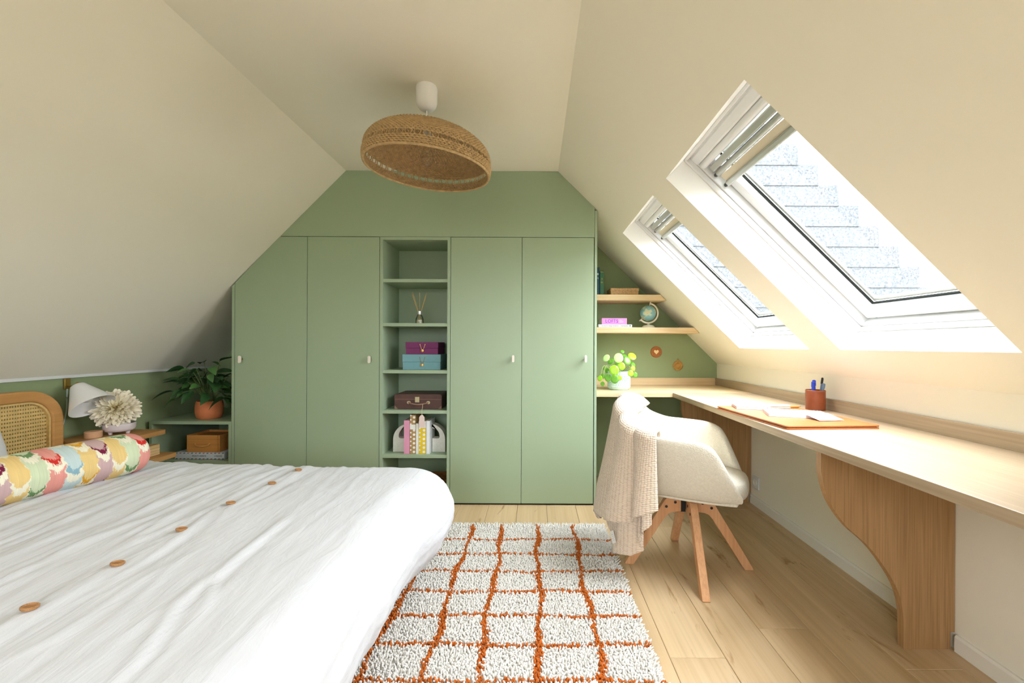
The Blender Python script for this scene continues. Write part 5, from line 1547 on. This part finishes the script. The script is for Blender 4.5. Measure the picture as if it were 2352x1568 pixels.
build(MB().lathe([(0.0, 0.35), (0.016, 0.35), (0.016, 0.362), (0.045, 0.363), (0.048, 0.369), (0.0, 0.369)], 20), 'swivel_post', M['silver'], chair, local=True, smooth=40)

# ------------------------------------------------------------------ throw blanket over the chair back
bm_, bnt, bp_ = base_mat('waffle_throw')
uvn = bnt.nodes.new('ShaderNodeUVMap'); uvn.uv_map = 'weave'
vo = nd(bnt, 'ShaderNodeTexVoronoi', Scale=130.0, Randomness=0.25)
bnt.links.new(uvn.outputs[0], vo.inputs['Vector'])
br = ramp(bnt, [(0.0, (1, 1, 1, 1)), (0.35, (0.85, 0.85, 0.85, 1)), (0.62, (0, 0, 0, 1))])
bnt.links.new(vo.outputs['Distance'], br.inputs['Fac'])
cr = ramp(bnt, [(0.0, lin((204, 180, 154))), (0.6, lin((226, 206, 184)))])
bnt.links.new(br.outputs['Color'], cr.inputs['Fac']); bnt.links.new(cr.outputs['Color'], bp_.inputs['Base Color'])
bb2 = nd(bnt, 'ShaderNodeBump', Strength=0.9, Distance=0.003)
bnt.links.new(br.outputs['Color'], bb2.inputs['Height']); bnt.links.new(bb2.outputs['Normal'], bp_.inputs['Normal'])
bp_.inputs['Roughness'].default_value = 0.95; bp_.inputs['Sheen Weight'].default_value = 0.3
M['throw'] = bm_
throw = thing('throw_blanket', tuple(CH + Vector((-0.2, 0.05, 0.3))), 'beige waffle-knit throw blanket draped over the back of the chair', 'blanket')
CMX = WM[chair]
def interp(x, xs, ys):
    return float(np.interp(x, xs, ys))
def drape(s, d, layer=0):
    """s along the chair rim (0 far side, 1 near arm); d: negative inside the tub, positive hanging outside"""
    i0, i1 = NC_ * 0.41, NC_ * 0.70
    f = i0 + (i1 - i0) * s
    ia = int(f); w = f - ia
    t0, n0 = rim_frame(ia); t1, n1 = rim_frame(ia + 1)
    t = t0.lerp(t1, w); n = n0.lerp(n1, w).normalized()
    tgv = Vector((-n.y, n.x, 0))
    ph = 2 * PI * 4.6 * s + 0.9 + 0.6 * math.sin(s * 7) + 0.8 * d
    gap = 0.014 + 0.012 * layer
    r = TH * 0.5 + gap
    c = t - n * TH * 0.45
    if d < 0:
        arc = min(-d, r * PI / 2)
        th = arc / r
        p = c - n * (r * math.sin(th)) + Vector((0, 0, r * math.cos(th)))
        e = -d - arc
        p += Vector((0, 0, -e)) + n * (e * 0.22)
        p -= n * 0.006 * (1 + math.sin(ph)) * min(e / 0.05, 1)
    else:
        arc = min(d, r * PI / 2)
        th = arc / r
        p = c + n * (r * math.sin(th)) + Vector((0, 0, r * math.cos(th)))
        e = max(d - arc, 0)
        fl = interp(s, [0, 0.25, 0.6, 1], [0.05, 0.09, 0.05, 0.0])
        amp = 0.026 + 0.036 * min(e / 0.4, 1)
        wv_ = math.sin(ph)
        p += n * (fl * (e / 0.55) ** 1.2 + 0.012 + amp * abs(math.sin(ph / 2)) ** 0.65)
        p += tgv * (0.02 * math.cos(ph) * min(e / 0.3, 1) )
        p.z -= e * 0.985
    p.z += 0.004 * wrinkle(s, d)
    return CMX @ p
def wrinkle(s, d): return mnoise.noise((s * 9, d * 5, 2.0))
def hem(s): return interp(s, [0, 0.10, 0.22, 0.36, 0.50, 0.75, 1.0], [0.40, 0.50, 0.63, 0.67, 0.58, 0.47, 0.34])
def inner(s): return interp(s, [0, 0.2, 0.6, 0.85, 1.0], [0.03, 0.10, 0.13, 0.12, 0.06])
NSs, NDd = 90, 80
def sheet(fn, name, s0, s1, dlo, dhi):
    mb = MB()
    uv = []
    for i in range(NSs):
        s = s0 + (s1 - s0) * i / (NSs - 1)
        for j in range(NDd):
            d = dlo(s) + (dhi(s) - dlo(s)) * j / (NDd - 1)
            mb.v.append(tuple(fn(s, d))); uv.append((s * 0.62, d))
    for i in range(NSs - 1):
        for j in range(NDd - 1):
            mb.f.append((i * NDd + j, (i + 1) * NDd + j, (i + 1) * NDd + j + 1, i * NDd + j + 1))
    o = build(mb, name, M['throw'], throw, smooth=180)
    l = o.data.uv_layers.new(name='weave')
    vi = np.empty(len(o.data.loops), np.int32); o.data.loops.foreach_get('vertex_index', vi)
    l.data.foreach_set('uv', np.array(uv, np.float32)[vi].ravel())
    so = o.modifiers.new('thickness', 'SOLIDIFY'); so.thickness = 0.009; so.offset = 1.0
    return o
sheet(lambda s, d: drape(s, d), 'draped_layer', 0.0, 1.0, lambda s: -inner(s), hem)
# the folded-under layer that hangs lower by the near leg
def under(s, d):
    p = drape(s, d)
    n = CMX.to_3x3() @ rim_frame(int(NC_ * 0.41 + NC_ * 0.29 * s))[1]
    return p - n * (0.028 + 0.03 * min(d / 0.4, 1))
sheet(under, 'under_layer', 0.55, 0.97, lambda s: 0.16, lambda s: interp(s, [0.55, 0.68, 0.8, 0.97], [0.60, 0.66, 0.60, 0.42]))
tp_ = under(0.74, 0.555)
tn = (CMX.to_3x3() @ rim_frame(int(NC_ * 0.41 + NC_ * 0.29 * 0.74))[1]).normalized()
ty = tn.cross(Vector((0, 0, 1))).normalized()
TM = Matrix.Translation(tp_ + tn * 0.022) @ Matrix((ty, Vector((0, 0, 1)), ty.cross(Vector((0, 0, 1))))).transposed().to_4x4() @ Matrix.Rotation(math.radians(-32), 4, 'Z')
build(MB().box(-0.019, 0.019, -0.026, 0.026, -0.0006, 0.0006, TM), 'care_tag', M['dot'], throw)
for k in range(4):
    build(MB().box(-0.012, 0.010 - 0.004 * (k % 2), 0.010 - k * 0.008, 0.012 - k * 0.008, -0.0010, 0.0010, TM), 'tag_print', M['paper_edge'], throw)
